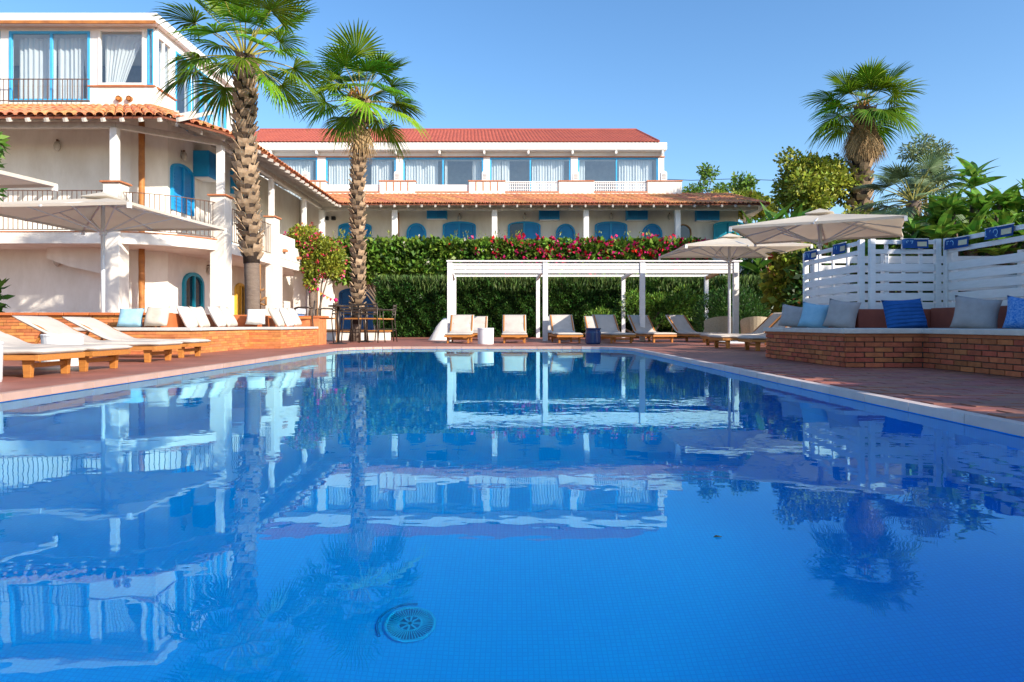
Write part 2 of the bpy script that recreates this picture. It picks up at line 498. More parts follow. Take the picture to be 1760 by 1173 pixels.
class MB:
    def __init__(s):
        s.v, s.f, s.m = [], [], []

    def face(s, pts, mi=0):
        n = len(s.v)
        s.v += [tuple(p) for p in pts]
        s.f.append(tuple(range(n, n + len(pts))))
        s.m.append(mi)

    def hexa(s, p, mi=0):
        """8 points: bottom 4 ccw, top 4 ccw"""
        n = len(s.v)
        s.v += [tuple(q) for q in p]
        for a in ((3, 2, 1, 0), (4, 5, 6, 7), (0, 1, 5, 4), (1, 2, 6, 5), (2, 3, 7, 6), (3, 0, 4, 7)):
            s.f.append(tuple(n + i for i in a))
            s.m.append(mi)

    def box(s, x0, x1, y0, y1, z0, z1, mi=0):
        s.hexa([(x0, y0, z0), (x1, y0, z0), (x1, y1, z0), (x0, y1, z0),
                (x0, y0, z1), (x1, y0, z1), (x1, y1, z1), (x0, y1, z1)], mi)

    def prism(s, poly, z0, z1, mi=0):
        a = sum(poly[i][0] * poly[(i + 1) % len(poly)][1] - poly[(i + 1) % len(poly)][0] * poly[i][1] for i in range(len(poly)))
        if a < 0:
            poly = poly[::-1]
        n, k = len(s.v), len(poly)
        s.v += [(p[0], p[1], z0) for p in poly] + [(p[0], p[1], z1) for p in poly]
        s.f.append(tuple(range(n + k - 1, n - 1, -1))); s.m.append(mi)
        s.f.append(tuple(range(n + k, n + 2 * k))); s.m.append(mi)
        for i in range(k):
            j = (i + 1) % k
            s.f.append((n + i, n + j, n + k + j, n + k + i)); s.m.append(mi)

    def bar(s, a, b, w, h, mi=0, up=(0, 0, 1)):
        a, b = Vector(a), Vector(b)
        d = (b - a).normalized()
        up = Vector(up)
        sd_ = d.cross(up)
        if sd_.length < 1e-4:
            sd_ = Vector((1, 0, 0))
        sd_.normalize()
        u = sd_.cross(d).normalized()
        x, y = sd_ * w / 2, u * h / 2
        s.hexa([a - x - y, a + x - y, b + x - y, b - x - y, a - x + y, a + x + y, b + x + y, b - x + y], mi)

    def tube(s, pts, r, n=8, mi=0, cap=True):
        pts = [Vector(p) for p in pts]
        rs = r if isinstance(r, (list, tuple)) else [r] * len(pts)
        base = len(s.v)
        prev = None
        for i, p in enumerate(pts):
            d = (pts[min(i + 1, len(pts) - 1)] - pts[max(i - 1, 0)]).normalized()
            ref = Vector((1, 0, 0)) if abs(d.x) < 0.8 else Vector((0, 1, 0))
            if prev is not None:
                ref = prev
            x = (ref - d * ref.dot(d)).normalized()
            prev = x
            y = d.cross(x)
            for k in range(n):
                t = 2 * PI * k / n
                s.v.append(tuple(p + (x * math.cos(t) + y * math.sin(t)) * rs[i]))
        for i in range(len(pts) - 1):
            for k in range(n):
                a, b = base + i * n + k, base + i * n + (k + 1) % n
                s.f.append((a, b, b + n, a + n)); s.m.append(mi)
        if cap:
            s.f.append(tuple(base + k for k in range(n - 1, -1, -1))); s.m.append(mi)
            e = base + (len(pts) - 1) * n
            s.f.append(tuple(e + k for k in range(n))); s.m.append(mi)

    def lathe(s, c, prof, n=20, mi=0):
        base = len(s.v)
        for r, z in prof:
            for k in range(n):
                t = 2 * PI * k / n
                s.v.append((c[0] + r * math.cos(t), c[1] + r * math.sin(t), c[2] + z))
        for i in range(len(prof) - 1):
            for k in range(n):
                a, b = base + i * n + k, base + i * n + (k + 1) % n
                s.f.append((a, b, b + n, a + n)); s.m.append(mi)
        s.f.append(tuple(base + k for k in range(n - 1, -1, -1))); s.m.append(mi)
        e = base + (len(prof) - 1) * n
        s.f.append(tuple(e + k for k in range(n))); s.m.append(mi)

    def mesh(s, name, mats, smooth=False):
        me = bpy.data.meshes.new(name)
        me.from_pydata(s.v, [], s.f)
        if not isinstance(mats, (list, tuple)):
            mats = [mats]
        for q in mats:
            me.materials.append(q)
        me.polygons.foreach_set('material_index', s.m)
        if smooth:
            me.polygons.foreach_set('use_smooth', [True] * len(s.f))
        me.update()
        return me

    def build(s, name, mats, parent=None, smooth=False, kind=None, local=False, label=None, bevel=0.0):
        me = s.mesh(name, mats, smooth)
        o = link_mesh(name, me, parent, kind, local, label)
        if bevel:
            b = o.modifiers.new('bevel', 'BEVEL')
            b.width = bevel
            b.segments = 2
            b.limit_method = 'ANGLE'
        return o


class Wall:
    """frame on an upright wall: u along it, d out of it"""
    def __init__(s, o, u):
        s.o, s.u = Vector((o[0], o[1], 0)), Vector((u[0], u[1], 0)).normalized()
        s.n = Vector((s.u.y, -s.u.x, 0))

    def p(s, u, z, d=0.0):
        return s.o + s.u * u + s.n * d + Vector((0, 0, z))

    def box(s, mb, u0, u1, z0, z1, d0, d1, mi=0):
        mb.hexa([s.p(u0, z0, d1), s.p(u1, z0, d1), s.p(u1, z0, d0), s.p(u0, z0, d0),
                 s.p(u0, z1, d1), s.p(u1, z1, d1), s.p(u1, z1, d0), s.p(u0, z1, d0)], mi)

    def prism(s, mb, poly, d0, d1, mi=0):
        """poly of (u, z), ccw seen from outside"""
        n, k = len(mb.v), len(poly)
        mb.v += [tuple(s.p(a, b, d1)) for a, b in poly] + [tuple(s.p(a, b, d0)) for a, b in poly]
        mb.f.append(tuple(range(n, n + k))); mb.m.append(mi)
        mb.f.append(tuple(range(n + 2 * k - 1, n + k - 1, -1))); mb.m.append(mi)
        for i in range(k):
            j = (i + 1) % k
            mb.f.append((n + i, n + k + i, n + k + j, n + j)); mb.m.append(mi)

    def ring(s, mb, outer, inner, d0, d1, mi=0):
        """frame between two outlines of equal length (open at the foot)"""
        k = len(outer)
        for i in range(k - 1):
            q = [outer[i], outer[i + 1], inner[i + 1], inner[i]]
            s.prism(mb, q[::-1], d0, d1, mi)


def arch(u0, u1, z0, zs, rise, n=10):
    """outline from foot left, over the top, to foot right (clockwise from outside)"""
    pts = [(u0, z0)]
    uc, hw = (u0 + u1) / 2, (u1 - u0) / 2
    for i in range(n + 1):
        t = PI - PI * i / n
        pts.append((uc + hw * math.cos(t), zs + rise * math.sin(t)))
    pts.append((u1, z0))
    return pts


# ------------------------------------------------------------------ setting: ground, deck, pool
def fill(name, loops, z, material, kind='structure'):
    bm = bmesh.new()
    es = []
    for lp in loops:
        vs = [bm.verts.new((x, y, z)) for x, y in lp]
        for i in range(len(vs)):
            es.append(bm.edges.new((vs[i], vs[(i + 1) % len(vs)])))
    bmesh.ops.triangle_fill(bm, use_beauty=True, use_dissolve=False, edges=es)
    bmesh.ops.recalc_face_normals(bm, faces=bm.faces)
    for f in bm.faces:
        if f.normal.z < 0:
            f.normal_flip()
    me = bpy.data.meshes.new(name)
    bm.to_mesh(me)
    bm.free()
    me.materials.append(material)
    o = link_mesh(name, me, None, kind)
    return o


def arc(cx, cy, r, a0, a1, n):
    return [(cx + r * math.cos(R(a0 + (a1 - a0) * i / n)), cy + r * math.sin(R(a0 + (a1 - a0) * i / n))) for i in range(n + 1)]


def pool_loop(g):
    """pool outline grown by g"""
    return ([(2.34 + g, -3 - g)] + arc(1.04, 13.2, 1.3 + g, 0, 90, 10) + arc(-2.08, 13.2, 1.3 + g, 90, 180, 10) + [(-3.38 - g, -3 - g)])


WATERZ = -0.045
fill('ground', [[(-1500, -1500), (1500, -1500), (1500, 2500), (-1500, 2500)], [(-5, -4), (4, -4), (4, 16), (-5, 16)]], -0.06, M['ground'])
deck = fill('pool_deck', [[(-18, -8), (9.5, -8), (9.5, 36), (-18, 36)], pool_loop(0.055)], 0.0, M['deck'])
# basin
b = MB()
lp = pool_loop(0)
FLOORZ = -1.35
for i in range(len(lp)):
    p, q = lp[i], lp[(i + 1) % len(lp)]
    b.face([(q[0], q[1], FLOORZ), (p[0], p[1], FLOORZ), (p[0], p[1], -0.03), (q[0], q[1], -0.03)])
b.face([(p[0], p[1], FLOORZ) for p in lp])
b.build('pool_basin', M['mosaic'], kind='structure')
b = MB()
b.face([(p[0], p[1], WATERZ) for p in pool_loop(0.002)])
wat = b.build('water', M['water'], kind='structure', smooth=True)
# coping: separate stones
cop = link_mesh('pool_coping', MB().mesh('pool_coping', M['coping']), None, 'structure')
inner, outer = pool_loop(-0.015), pool_loop(0.06)
cb = MB()
for i in range(len(inner)):
    j = (i + 1) % len(inner)
    a, c, d, e = inner[i], inner[j], outer[j], outer[i]
    ln = math.hypot(c[0] - a[0], c[1] - a[1])
    k = max(1, round(ln / 0.5))
    for t in range(k):
        t0, t1 = t / k + 0.004 / ln, (t + 1) / k - 0.004 / ln
        q = [(a[0] + (c[0] - a[0]) * t0, a[1] + (c[1] - a[1]) * t0), (a[0] + (c[0] - a[0]) * t1, a[1] + (c[1] - a[1]) * t1),
             (e[0] + (d[0] - e[0]) * t1, e[1] + (d[1] - e[1]) * t1), (e[0] + (d[0] - e[0]) * t0, e[1] + (d[1] - e[1]) * t0)]
        s_ = MB()
        s_.prism(q, -0.04, 0.012)
        s_.build('coping_stone', M['coping'] if (a[0] > 1.5) else M['coping_warm'], cop)
# drain on the pool floor
dr = thing('drain_cover', 'round slotted drain cover on the blue pool floor', 'drain', (-0.355, 2.43, FLOORZ))
x0, y0 = -0.355, 2.43
rb = MB()
rb.tube([(x0 + 0.086 * math.cos(2 * PI * k / 48), y0 + 0.086 * math.sin(2 * PI * k / 48), FLOORZ + 0.010) for k in range(49)], 0.0060, 8, cap=False)
rb.build('rim', M['drain'], dr, smooth=True)
hb = MB()
hb.tube([(x0 + 0.04 * math.cos(2 * PI * k / 24), y0 + 0.04 * math.sin(2 * PI * k / 24), FLOORZ + 0.012) for k in range(25)], 0.0035, 6)
for k in range(8):
    t = 2 * PI * k / 8
    hb.bar((x0, y0, FLOORZ + 0.012), (x0 + 0.04 * math.cos(t), y0 + 0.04 * math.sin(t), FLOORZ + 0.012), 0.007, 0.004)
hb.build('hub', M['drain'], dr)
sb = MB()
for k in range(48):
    t = 2 * PI * k / 48
    sb.bar((x0 + 0.042 * math.cos(t), y0 + 0.042 * math.sin(t), FLOORZ + 0.011), (x0 + 0.083 * math.cos(t), y0 + 0.083 * math.sin(t), FLOORZ + 0.011), 0.0034, 0.004)
sb.build('slots', M['drain'], dr)
pb = MB()
pb.lathe((x0, y0, FLOORZ), [(0.08, 0.002), (0.08, 0.004)], 30)
pb.build('sump', M['sump'], dr)
ub = MB()
ub.tube([(x0 + 0.115 * math.cos(t), y0 + 0.115 * math.sin(t), FLOORZ + 0.006) for t in [R(a) for a in range(85, 215, 8)]], 0.005, 6)
ub.build('drain_shadow', M['sump'], dr)  # dark arc laid on the floor to stand for the drain's shadow
# pavers in the near right strip of the deck
pm = {}


def box_mesh(name, sx, sy, sz, material, bevel=0.0):
    key = (name, round(sx, 3), round(sy, 3), round(sz, 3))
    if key not in pm:
        q = MB()
        c = bevel
        if c:
            x, y, z = sx / 2, sy / 2, sz / 2
            n = len(q.v)
            q.hexa([(-x, -y, -z), (x, -y, -z), (x, y, -z), (-x, y, -z), (-x + c, -y + c, z), (x - c, -y + c, z), (x - c, y - c, z), (-x + c, y - c, z)])
        else:
            q.box(-sx / 2, sx / 2, -sy / 2, sy / 2, -sz / 2, sz / 2)
        pm[key] = q.mesh(name, material)
    return pm[key]


cnt = 0
row = 0
y = 2.6
while y < 8.2:
    x = 2.475 + (0.15 if row % 2 else 0)
    while x < 4.6:
        w = 0.292
        if x + w < 4.75 and cnt < 300 and not (x + w > 3.6 and y > 7.3) and not (x + w > 4.44):
            o = piece('paver', box_mesh('paver', w, 0.143, 0.03, M['paver'], 0.004), deck, (x + w / 2, y + 0.0715, -0.009 + random.uniform(-0.0015, 0.002)))
            cnt += 1
        x += 0.30
    row += 1
    y += 0.15

# ------------------------------------------------------------------ roof tiles
def tile_mesh(L_, r0, r1):
    q = MB()
    n = 5
    rows = []
    for (yy, r, th, zz) in ((0, r0, 0.0, 0.012), (L_, r1, 0.0, 0.0)):
        for rr in (r, r - 0.018):
            rows.append([(rr * math.cos(PI * k / n), yy, rr * 0.85 * math.sin(PI * k / n) + zz) for k in range(n + 1)])
    o0, i0, o1, i1 = rows
    for k in range(n):
        q.face([o0[k + 1], o0[k], o1[k], o1[k + 1]])
        q.face([o0[k], o0[k + 1], i0[k + 1], i0[k]])
    return q.mesh('roof_tile', M['tile'])


TL = {}


def lay_tiles(roof, e0, e1, w0, w1, pitch, rows, rad):
    """tiles between an eave line e0-e1 and a head line w0-w1 (outside of the roof at the right hand)"""
    e0, e1, w0, w1 = Vector(e0), Vector(e1), Vector(w0), Vector(w1)
    n = max(1, round((e1 - e0).length / pitch))
    for i in range(n):
        t = (i + 0.5) / n
        a, c = e0.lerp(e1, t), w0.lerp(w1, t)
        up = c - a
        Ls = up.length
        yv = up.normalized()
        xv = (e1 - e0).normalized()
        zv = xv.cross(yv).normalized()
        xv = yv.cross(zv)
        rot = Matrix((xv, yv, zv)).transposed()
        tl = Ls / rows
        key = (round(tl, 2), rad)
        if key not in TL:
            TL[key] = tile_mesh(tl * 1.12, rad, rad * 0.84)
        for r in range(rows):
            p = a + yv * (r * tl + random.uniform(-0.02, 0.02)) + zv * 0.02 + xv * random.uniform(-0.008, 0.008)
            # the lower head of a row rides over the row below
            tilt = Matrix.Rotation(R(random.uniform(-1.5, 1.5)), 3, 'Z')
            piece('roof_tile', TL[key], roof, p + zv * 0.012, (rot @ tilt))


def rel(z):
    return z + CAMZ


# ------------------------------------------------------------------ shared part builders
def arched_leaf(bld, w, u0, u1, z0, zs, rise, fm, pm_, leaves=2, name='door', glass=None, ft=0.1, slats=True):
    """arched door or shutter: frame (the part), leaves as sub-parts"""
    mb = MB()
    o = arch(u0, u1, z0, zs, rise)
    i = arch(u0 + ft, u1 - ft, z0, zs, max(0.02, rise - ft * 0.9))
    w.ring(mb, o, i, -0.02, 0.09)
    fr = mb.build(name, fm, bld)
    n = leaves
    wid = (u1 - u0 - 2 * ft) / n
    for k in range(n):
        a, c = u0 + ft + k * wid + 0.012, u0 + ft + (k + 1) * wid - 0.012
        ins = i[1:-1]
        pts = [(a, z0)]

        def top(u):
            for m_ in range(len(ins) - 1):
                if ins[m_][0] - 1e-6 <= u <= ins[m_ + 1][0] + 1e-6:
                    t = (u - ins[m_][0]) / max(1e-6, ins[m_ + 1][0] - ins[m_][0])
                    return ins[m_][1] + (ins[m_ + 1][1] - ins[m_][1]) * t
            return ins[0][1]
        us = [a + (c - a) * q / 6 for q in range(7)]
        pts += [(u, top(u)) for u in us] + [(c, z0)]
        g = MB()
        mt = pm_
        if glass is not None and k in glass:
            mt = M['gloss']
            w.prism(g, pts[::-1], -0.015, 0.02)
            ob = g.build('pane', mt, fr)
        else:
            w.prism(g, pts[::-1], -0.015, 0.035)
            if slats:
                b_ = 0.07
                zz = z0 + 0.12
                ztop = min(top(a + b_), top(c - b_)) - 0.06
                w.box(g, a + b_, c - b_, z0 + 0.12, ztop, 0.03, 0.042)
                nn = int((ztop - z0 - 0.2) / 0.11)
                for q in range(nn):
                    z_ = z0 + 0.16 + q * 0.11
                    w.box(g, a + b_ + 0.02, c - b_ - 0.02, z_, z_ + 0.05, 0.04, 0.056)
            ob = g.build('shutter', mt, fr)
        if k < n - 1:
            pass
    if n == 2:
        g = MB()
        uc = (u0 + u1) / 2
        w.box(g, uc - 0.05, uc + 0.05, z0, zs + rise - ft, 0.03, 0.10)
        g.build('mullion', fm, fr)
    return fr


def curtain(w, u0, u1, z0, z1, d, parent, amp=0.05, tie=0):
    """pleated curtain; tie: -1 or 1 pulls the foot to that side"""
    n = max(12, int((u1 - u0) / 0.022))
    mb = MB()
    ph = random.uniform(0, 6)
    rows = 6 if tie else 2
    grid = []
    for r in range(rows):
        t = r / (rows - 1)
        line = []
        for k in range(n + 1):
            f = k / n
            u = u0 + (u1 - u0) * f
            if tie:
                # gathered to one side at the foot
                sq = 1 - 0.55 * (1 - t) ** 0.8
                u = (u0 + (u - u0) * sq) if tie < 0 else (u1 - (u1 - u) * sq)
            dd = d + amp * (0.5 * math.sin(f * n * 0.95 + ph + 0.5 * math.sin(f * 9)) + 0.5 * math.sin(f * n * 0.23 + ph * 2)) * (0.7 + 0.3 * t)
            line.append(w.p(u, z0 + (z1 - z0) * t, dd))
        grid.append(line)
    for r in range(rows - 1):
        for k in range(n):
            mb.face([grid[r][k], grid[r][k + 1], grid[r + 1][k + 1], grid[r + 1][k]])
    return mb.build('curtain', M['curtain'], parent, smooth=False)


def big_window(bld, w, u0, u1, z0, z1, fm, mull=(), ft=0.07, curtains=(), depth=0.0, ties=None):
    mb = MB()
    w.box(mb, u0, u0 + ft, z0, z1, depth - 0.06, depth + 0.03)
    w.box(mb, u1 - ft, u1, z0, z1, depth - 0.06, depth + 0.03)
    w.box(mb, u0 + ft, u1 - ft, z1 - ft, z1, depth - 0.06, depth + 0.028)
    w.box(mb, u0 + ft, u1 - ft, z0, z0 + ft, depth - 0.06, depth + 0.028)
    fr = mb.build('window', fm, bld)
    edges = [u0 + ft] + [m for m in mull] + [u1 - ft]
    for m in mull:
        g = MB()
        w.box(g, m - ft * 0.45, m + ft * 0.45, z0 + ft, z1 - ft, depth - 0.055, depth + 0.025)
        g.build('mullion', fm, fr)
    for k in range(len(edges) - 1):
        g = MB()
        a, c = edges[k] + 0.002, edges[k + 1] - 0.002
        g.face([w.p(a, z0 + ft, depth - 0.03), w.p(c, z0 + ft, depth - 0.03), w.p(c, z1 - ft, depth - 0.03), w.p(a, z1 - ft, depth - 0.03)])
        g.build('pane', M['pane'], fr)
    for k, cu in enumerate(curtains):
        curtain(w, cu[0], cu[1], z0 + 0.05, z1 - 0.1, depth - 0.28, fr, tie=(cu[2] if len(cu) > 2 else 0))
    return fr


def ac_box(bld, w, u0, u1, z0, z1, d, fm, grille=True, name='air_conditioner'):
    mb = MB()
    w.box(mb, u0, u1, z0, z1, 0.0, d)
    fr = mb.build(name, fm, bld, bevel=0.01)
    n = 2
    wd = (u1 - u0 - 0.12) / n
    for k in range(n):
        g = MB()
        a = u0 + 0.05 + k * (wd + 0.02)
        w.box(g, a, a + wd, z0 + 0.06, z1 - 0.06, d - 0.002, d + 0.012)
        zz = z0 + 0.1
        while zz < z1 - 0.1:
            w.box(g, a + 0.02, a + wd - 0.02, zz, zz + 0.012, d + 0.01, d + 0.024)
            zz += 0.035
        g.build('grille', M['bluepanel'], fr)
    g = MB()
    w.box(g, u0 + 0.04, u1 - 0.04, z0 - 0.03, z0 - 0.003, 0.0, d - 0.03)
    g.build('bracket', M['white'], fr)
    return fr


def railing(bld, pts, z0, z1, sp, material=None, r=0.008):
    material = material or M['iron']
    mb = MB()
    for i in range(len(pts) - 1):
        a, c = Vector((*pts[i], 0)), Vector((*pts[i + 1], 0))
        for z in (z0 + 0.05, z1):
            mb.bar(a + Vector((0, 0, z)), c + Vector((0, 0, z)), 0.028, 0.022)
    rl = mb.build('railing', material, bld)
    bmesh_ = box_mesh('baluster%d' % int((z1 - z0) * 100), r * 2, r * 2, z1 - z0 - 0.07, material)
    bmesh_.name = 'baluster'
    for i in range(len(pts) - 1):
        a, c = Vector((*pts[i], 0)), Vector((*pts[i + 1], 0))
        n = max(1, round((c - a).length / sp))
        for k in range(n):
            p = a.lerp(c, (k + 0.5) / n)
            piece('baluster', bmesh_, rl, (p.x, p.y, (z0 + z1) / 2 + 0.025))
    return rl


def wall_lamp(bld, p, nrm):
    q = MB()
    p, nrm = Vector(p), Vector(nrm)
    q.lathe((p.x + nrm.x * 0.1, p.y + nrm.y * 0.1, p.z), [(0.03, -0.17), (0.085, -0.1), (0.10, 0.0), (0.07, 0.1), (0.03, 0.13)], 10)
    l_ = q.build('wall_lamp', M['lamp'], bld, smooth=True)
    g = MB()
    g.bar(p + Vector((0, 0, 0.16)), p + nrm * 0.1 + Vector((0, 0, 0.16)), 0.03, 0.03)
    g.tube([p + nrm * 0.1 + Vector((0, 0, 0.19)), p + nrm * 0.1 + Vector((0, 0, 0.12))], 0.035, 8)
    g.build('bracket', M['iron'], l_)


# ------------------------------------------------------------------ left building
LB = thing('hotel_wing', 'white hotel wing with curved balcony and glazed top floor beside the left palm', 'building', (-14, 28, 0))
mb = MB()
mb.prism([(-24, 21.4), (-11.7, 21.4), (-10.9, 22.1), (-10.9, 36.5), (-24, 36.5)], -0.05, rel(6.45))
mb.build('wall', M['stucco'], LB)
# balcony slab with the bulge between the two piers
SLAB_T, SLAB_B = rel(2.61), rel(2.29)
slab_edge = [(-24, 19.72), (-11.3, 19.72), (-11.0, 19.78), (-10.6, 19.92), (-10.15, 20.2), (-9.7, 20.62), (-9.3, 21.2), (-9.1, 21.62), (-9.1, 33.3)]
mb = MB()
mb.prism(slab_edge + [(-10.9, 33.3), (-10.9, 22.11), (-11.69, 21.41), (-24, 21.41)], SLAB_B, SLAB_T)
mb.build('balcony_slab', M['stucco'], LB)
mb = MB()
for i in range(len(slab_edge) - 2):
    a, c = slab_edge[i], slab_edge[i + 1]
    mb.bar((a[0], a[1] + 0.03, SLAB_T + 0.015), (c[0], c[1] + 0.03, SLAB_T + 0.015), 0.10, 0.03)
mb.build('slab_edging', M['cap'], LB)
# piers
def pier(x0, x1, y0, y1, zt, cap=True, zb=-0.05):
    q = MB()
    q.box(x0, x1, y0, y1, zb, zt)
    o = q.build('pier', M['stucco'], LB, bevel=0.02)
    if cap:
        g = MB()
        g.box(x0 - 0.06, x1 + 0.06, y0 - 0.06, y1 + 0.06, zt, zt + 0.05)
        g.build('pier_cap', M['cap'], o, bevel=0.008)
    return o


pier(-11.53, -11.06, 19.66, 20.18, rel(4.0))
pier(-9.33, -8.86, 21.55, 22.1, rel(3.97))
pier(-9.33, -8.98, 26.4, 27.0, rel(4.06))
for (x0, x1, y0, y1) in ((-9.86, -9.12, 27.2, 27.75), (-9.5, -8.95, 30.3, 30.9), (-9.2, -8.5, 33.0, 33.5)):
    pier(x0, x1, y0, y1, SLAB_B - 0.002, cap=False)
# stepped parapet along the wing balcony
mb = MB()
mb.box(-9.25, -9.08, 27.0, 29.2, SLAB_T, rel(3.55))
mb.box(-9.25, -9.08, 29.2, 31.0, SLAB_T, rel(3.2))
mb.box(-9.25, -9.08, 31.0, 33.2, SLAB_T, rel(3.0))
mb.build('parapet', M['stucco'], LB)
for (yy, zz) in ((27.6, rel(2.98)), (29.4, rel(2.86))):
    g = MB()
    g.box(-9.07, -8.95, yy, yy + 0.3, zz - 0.1, zz)
    g.build('spout', M['cap'], LB)
# veranda columns
for (x, y_, zb, wd) in ((-11.25, 19.78, rel(4.05), 0.10), (-9.08, 21.75, rel(4.02), 0.10), (-9.2, 26.7, rel(4.11), 0.09), (-9.2, 30.9, SLAB_T, 0.09)):
    q = MB()
    q.box(x - wd, x + wd, y_ - wd, y_ + wd, zb, rel(5.56))
    q.build('column', M['white'], LB, bevel=0.012)
# beams
mb = MB()
for a, c in (((-24, 19.78), (-11.2, 19.78)), ((-11.25, 19.78), (-9.05, 21.75)), ((-9.1, 21.7), (-9.2, 33.6))):
    mb.bar((*a, rel(5.64)), (*c, rel(5.64)), 0.16, 0.165)
mb.build('eave_beam', M['rafter'], LB)
# tiled veranda roof
EZ, HZ = rel(5.74), rel(6.66)
roof = MB()
seg = [((-24, 19.3), (-9.6, 19.3), (-24, 21.42), (-11.1, 21.42)),
       ((-9.6, 19.3), (-8.62, 20.9), (-11.1, 21.42), (-10.95, 21.6)),
       ((-8.62, 20.9), (-8.32, 22.6), (-10.95, 21.6), (-10.88, 22.6)),
       ((-8.32, 22.6), (-8.32, 33.2), (-10.88, 22.6), (-10.88, 36.2))]
for (a, c, d, e) in seg:
    t = 0.05
    roof.hexa([(*a, EZ - t), (*c, EZ - t), (*e, HZ - t), (*d, HZ - t), (*a, EZ), (*c, EZ), (*e, HZ), (*d, HZ)], 0)
VR = roof.build('roof', [M['tilebed']], LB)
sof = MB()
for (a, c, d, e) in seg:
    z_ = 0.056
    sof.face([(*d, HZ - z_), (*e, HZ - z_), (*c, EZ - z_), (*a, EZ - z_)])
sof.build('soffit', M['soffit'], LB)
lay_tiles(VR, (-15.6, 19.27, EZ), (-9.6, 19.27, EZ), (-15.6, 21.42, HZ), (-11.1, 21.42, HZ), 0.27, 4, 0.108)
for (a, c, d, e) in seg[1:3]:
    lay_tiles(VR, (*a, EZ), (*c, EZ), (*d, HZ), (*e, HZ), 0.27, 4, 0.108)
lay_tiles(VR, (-8.3, 22.6, EZ), (-8.3, 33.2, EZ), (-10.88, 22.6, HZ), (-10.88, 36.2, HZ), 0.27, 4, 0.108)
# rafters
rb = 0
for i in range(16):
    x = -17 + i * 0.52
    q = MB()
    q.bar((x, 19.2, EZ - 0.115), (x, 21.4, HZ - 0.16), 0.07, 0.10)
    q.build('rafter', M['rafter'], LB)
for i in range(4):
    t = (i + 0.5) / 4
    a = Vector((-9.6, 19.25, 0)).lerp(Vector((-8.25, 22.5, 0)), t)
    c = Vector((-11.0, 21.45, 0)).lerp(Vector((-10.9, 22.5, 0)), t)
    q = MB()
    q.bar((a.x, a.y, EZ - 0.115), (c.x, c.y, HZ - 0.16), 0.07, 0.10)
    q.build('rafter', M['rafter'], LB)
for i in range(18):
    y_ = 22.8 + i * 0.6
    q = MB()
    q.bar((-8.22, y_, EZ - 0.115), (-10.88, y_ + 0.1, HZ - 0.16), 0.07, 0.10)
    q.build('rafter', M['rafter'], LB)
# railings of the balcony
railing(LB, [(-16, 19.76), (-11.55, 19.76)], SLAB_T + 0.03, rel(3.79), 0.14)
railing(LB, [(-11.04, 19.82), (-10.6, 19.98), (-10.15, 20.26), (-9.7, 20.68), (-9.3, 21.26), (-9.16, 21.53)], SLAB_T + 0.03, rel(3.76), 0.14)
railing(LB, [(-9.1, 22.15), (-9.1, 26.35)], SLAB_T + 0.03, rel(3.76), 0.16)
# clay down pipes in front of the wall
for (zb, zt) in ((0.0, SLAB_B), (SLAB_T, rel(6.2))):
    q = MB()
    ps = at(243.5, 500, 21.2)
    zs = [zb + (zt - zb) * k / 8 for k in range(9)]
    q.tube([(ps.x, 21.2, z) for z in zs], [0.085 + 0.008 * (k % 2) for k in range(9)], 10)
    q.build('drain_pipe', M['pipe'], LB, smooth=True)
wing = Wall((-10.9, 0), (0, 1))          # u = Y, outward normal +X
front = Wall((0, 21.4), (1, 0))          # u = X, outward normal -Y
assert wing.n.x > 0.9 and front.n.y < -0.9
arched_leaf(LB, wing, 22.25, 23.78, rel(3.68), rel(4.98), 0.28, M['blue'], M['bluepanel'], 2, 'window')
arched_leaf(LB, wing, 26.0, 27.0, SLAB_T, rel(4.4), 0.25, M['blue'], M['bluepanel'], 1, 'door')
arched_leaf(LB, wing, 23.05, 24.55, 0.3, rel(1.35), 0.42, M['teal'], M['teal'], 2, 'window', glass=(0, 1), ft=0.13)
arched_leaf(LB, wing, 27.4, 28.4, 0.2, rel(1.35), 0.3, M['yellow'], M['yellow'], 2, 'window', glass=(1,))
arched_leaf(LB, wing, 31.0, 32.2, 0.0, rel(1.4), 0.25, M['blue'], M['deepblue'], 1, 'door')
ac_box(LB, wing, 23.85, 24.7, rel(5.06), rel(5.95), 0.54, M['blue'])
ac_box(LB, wing, 27.0, 27.9, rel(5.06), rel(5.95), 0.54, M['blue'])
for p in ((at(102, 252, 21.4)), (at(102, 449, 21.4))):
    wall_lamp(LB, p, (0, -1, 0))
wall_lamp(LB, (-10.9, 23.0, rel(5.55)), (1, 0, 0))
wall_lamp(LB, (-10.9, 24.95, rel(1.95)), (1, 0, 0))
# sloping stair underside on the ground floor
q = MB()
front.prism(q, [(-11.75, SLAB_B - 0.002), (-13.9, SLAB_B - 0.002), (-13.9, rel(1.98)), (-13.3, rel(1.75)), (-11.75, rel(1.4))], 0.0, 0.55)
q.build('stair_soffit', M['stucco'], LB)
# top floor: glazed room
Z0, Z1 = rel(6.45), rel(9.42)
q = MB()
q.prism([(-24, 21.4), (-10.9, 21.4), (-10.9, 27.4), (-24, 27.4)], Z0, Z0 + 0.04)
front.box(q, -12.88, -10.92, Z0 + 0.04, rel(7.28), -0.22, 0.0)
wing.box(q, 21.42, 22.6, Z0 + 0.04, rel(7.24), -0.22, 0.0)
front.box(q, -24, -12.88, Z0 + 0.04, rel(6.82), -0.22, 0.0)
q.build('spandrel', M['stucco'], LB)
q = MB()
front.box(q, -13.0, -10.92, rel(7.28), rel(7.32), -0.25, 0.05)
wing.box(q, 21.46, 22.62, rel(7.24), rel(7.28), -0.25, 0.05)
q.build('window_ledge', M['cap'], LB)
q = MB()
q.prism([(-24, 21.08), (-10.72, 21.08), (-10.72, 27.5), (-24, 27.5)], rel(9.12), Z1)
q.build('roof_slab', M['white'], LB, bevel=0.03)
q = MB()
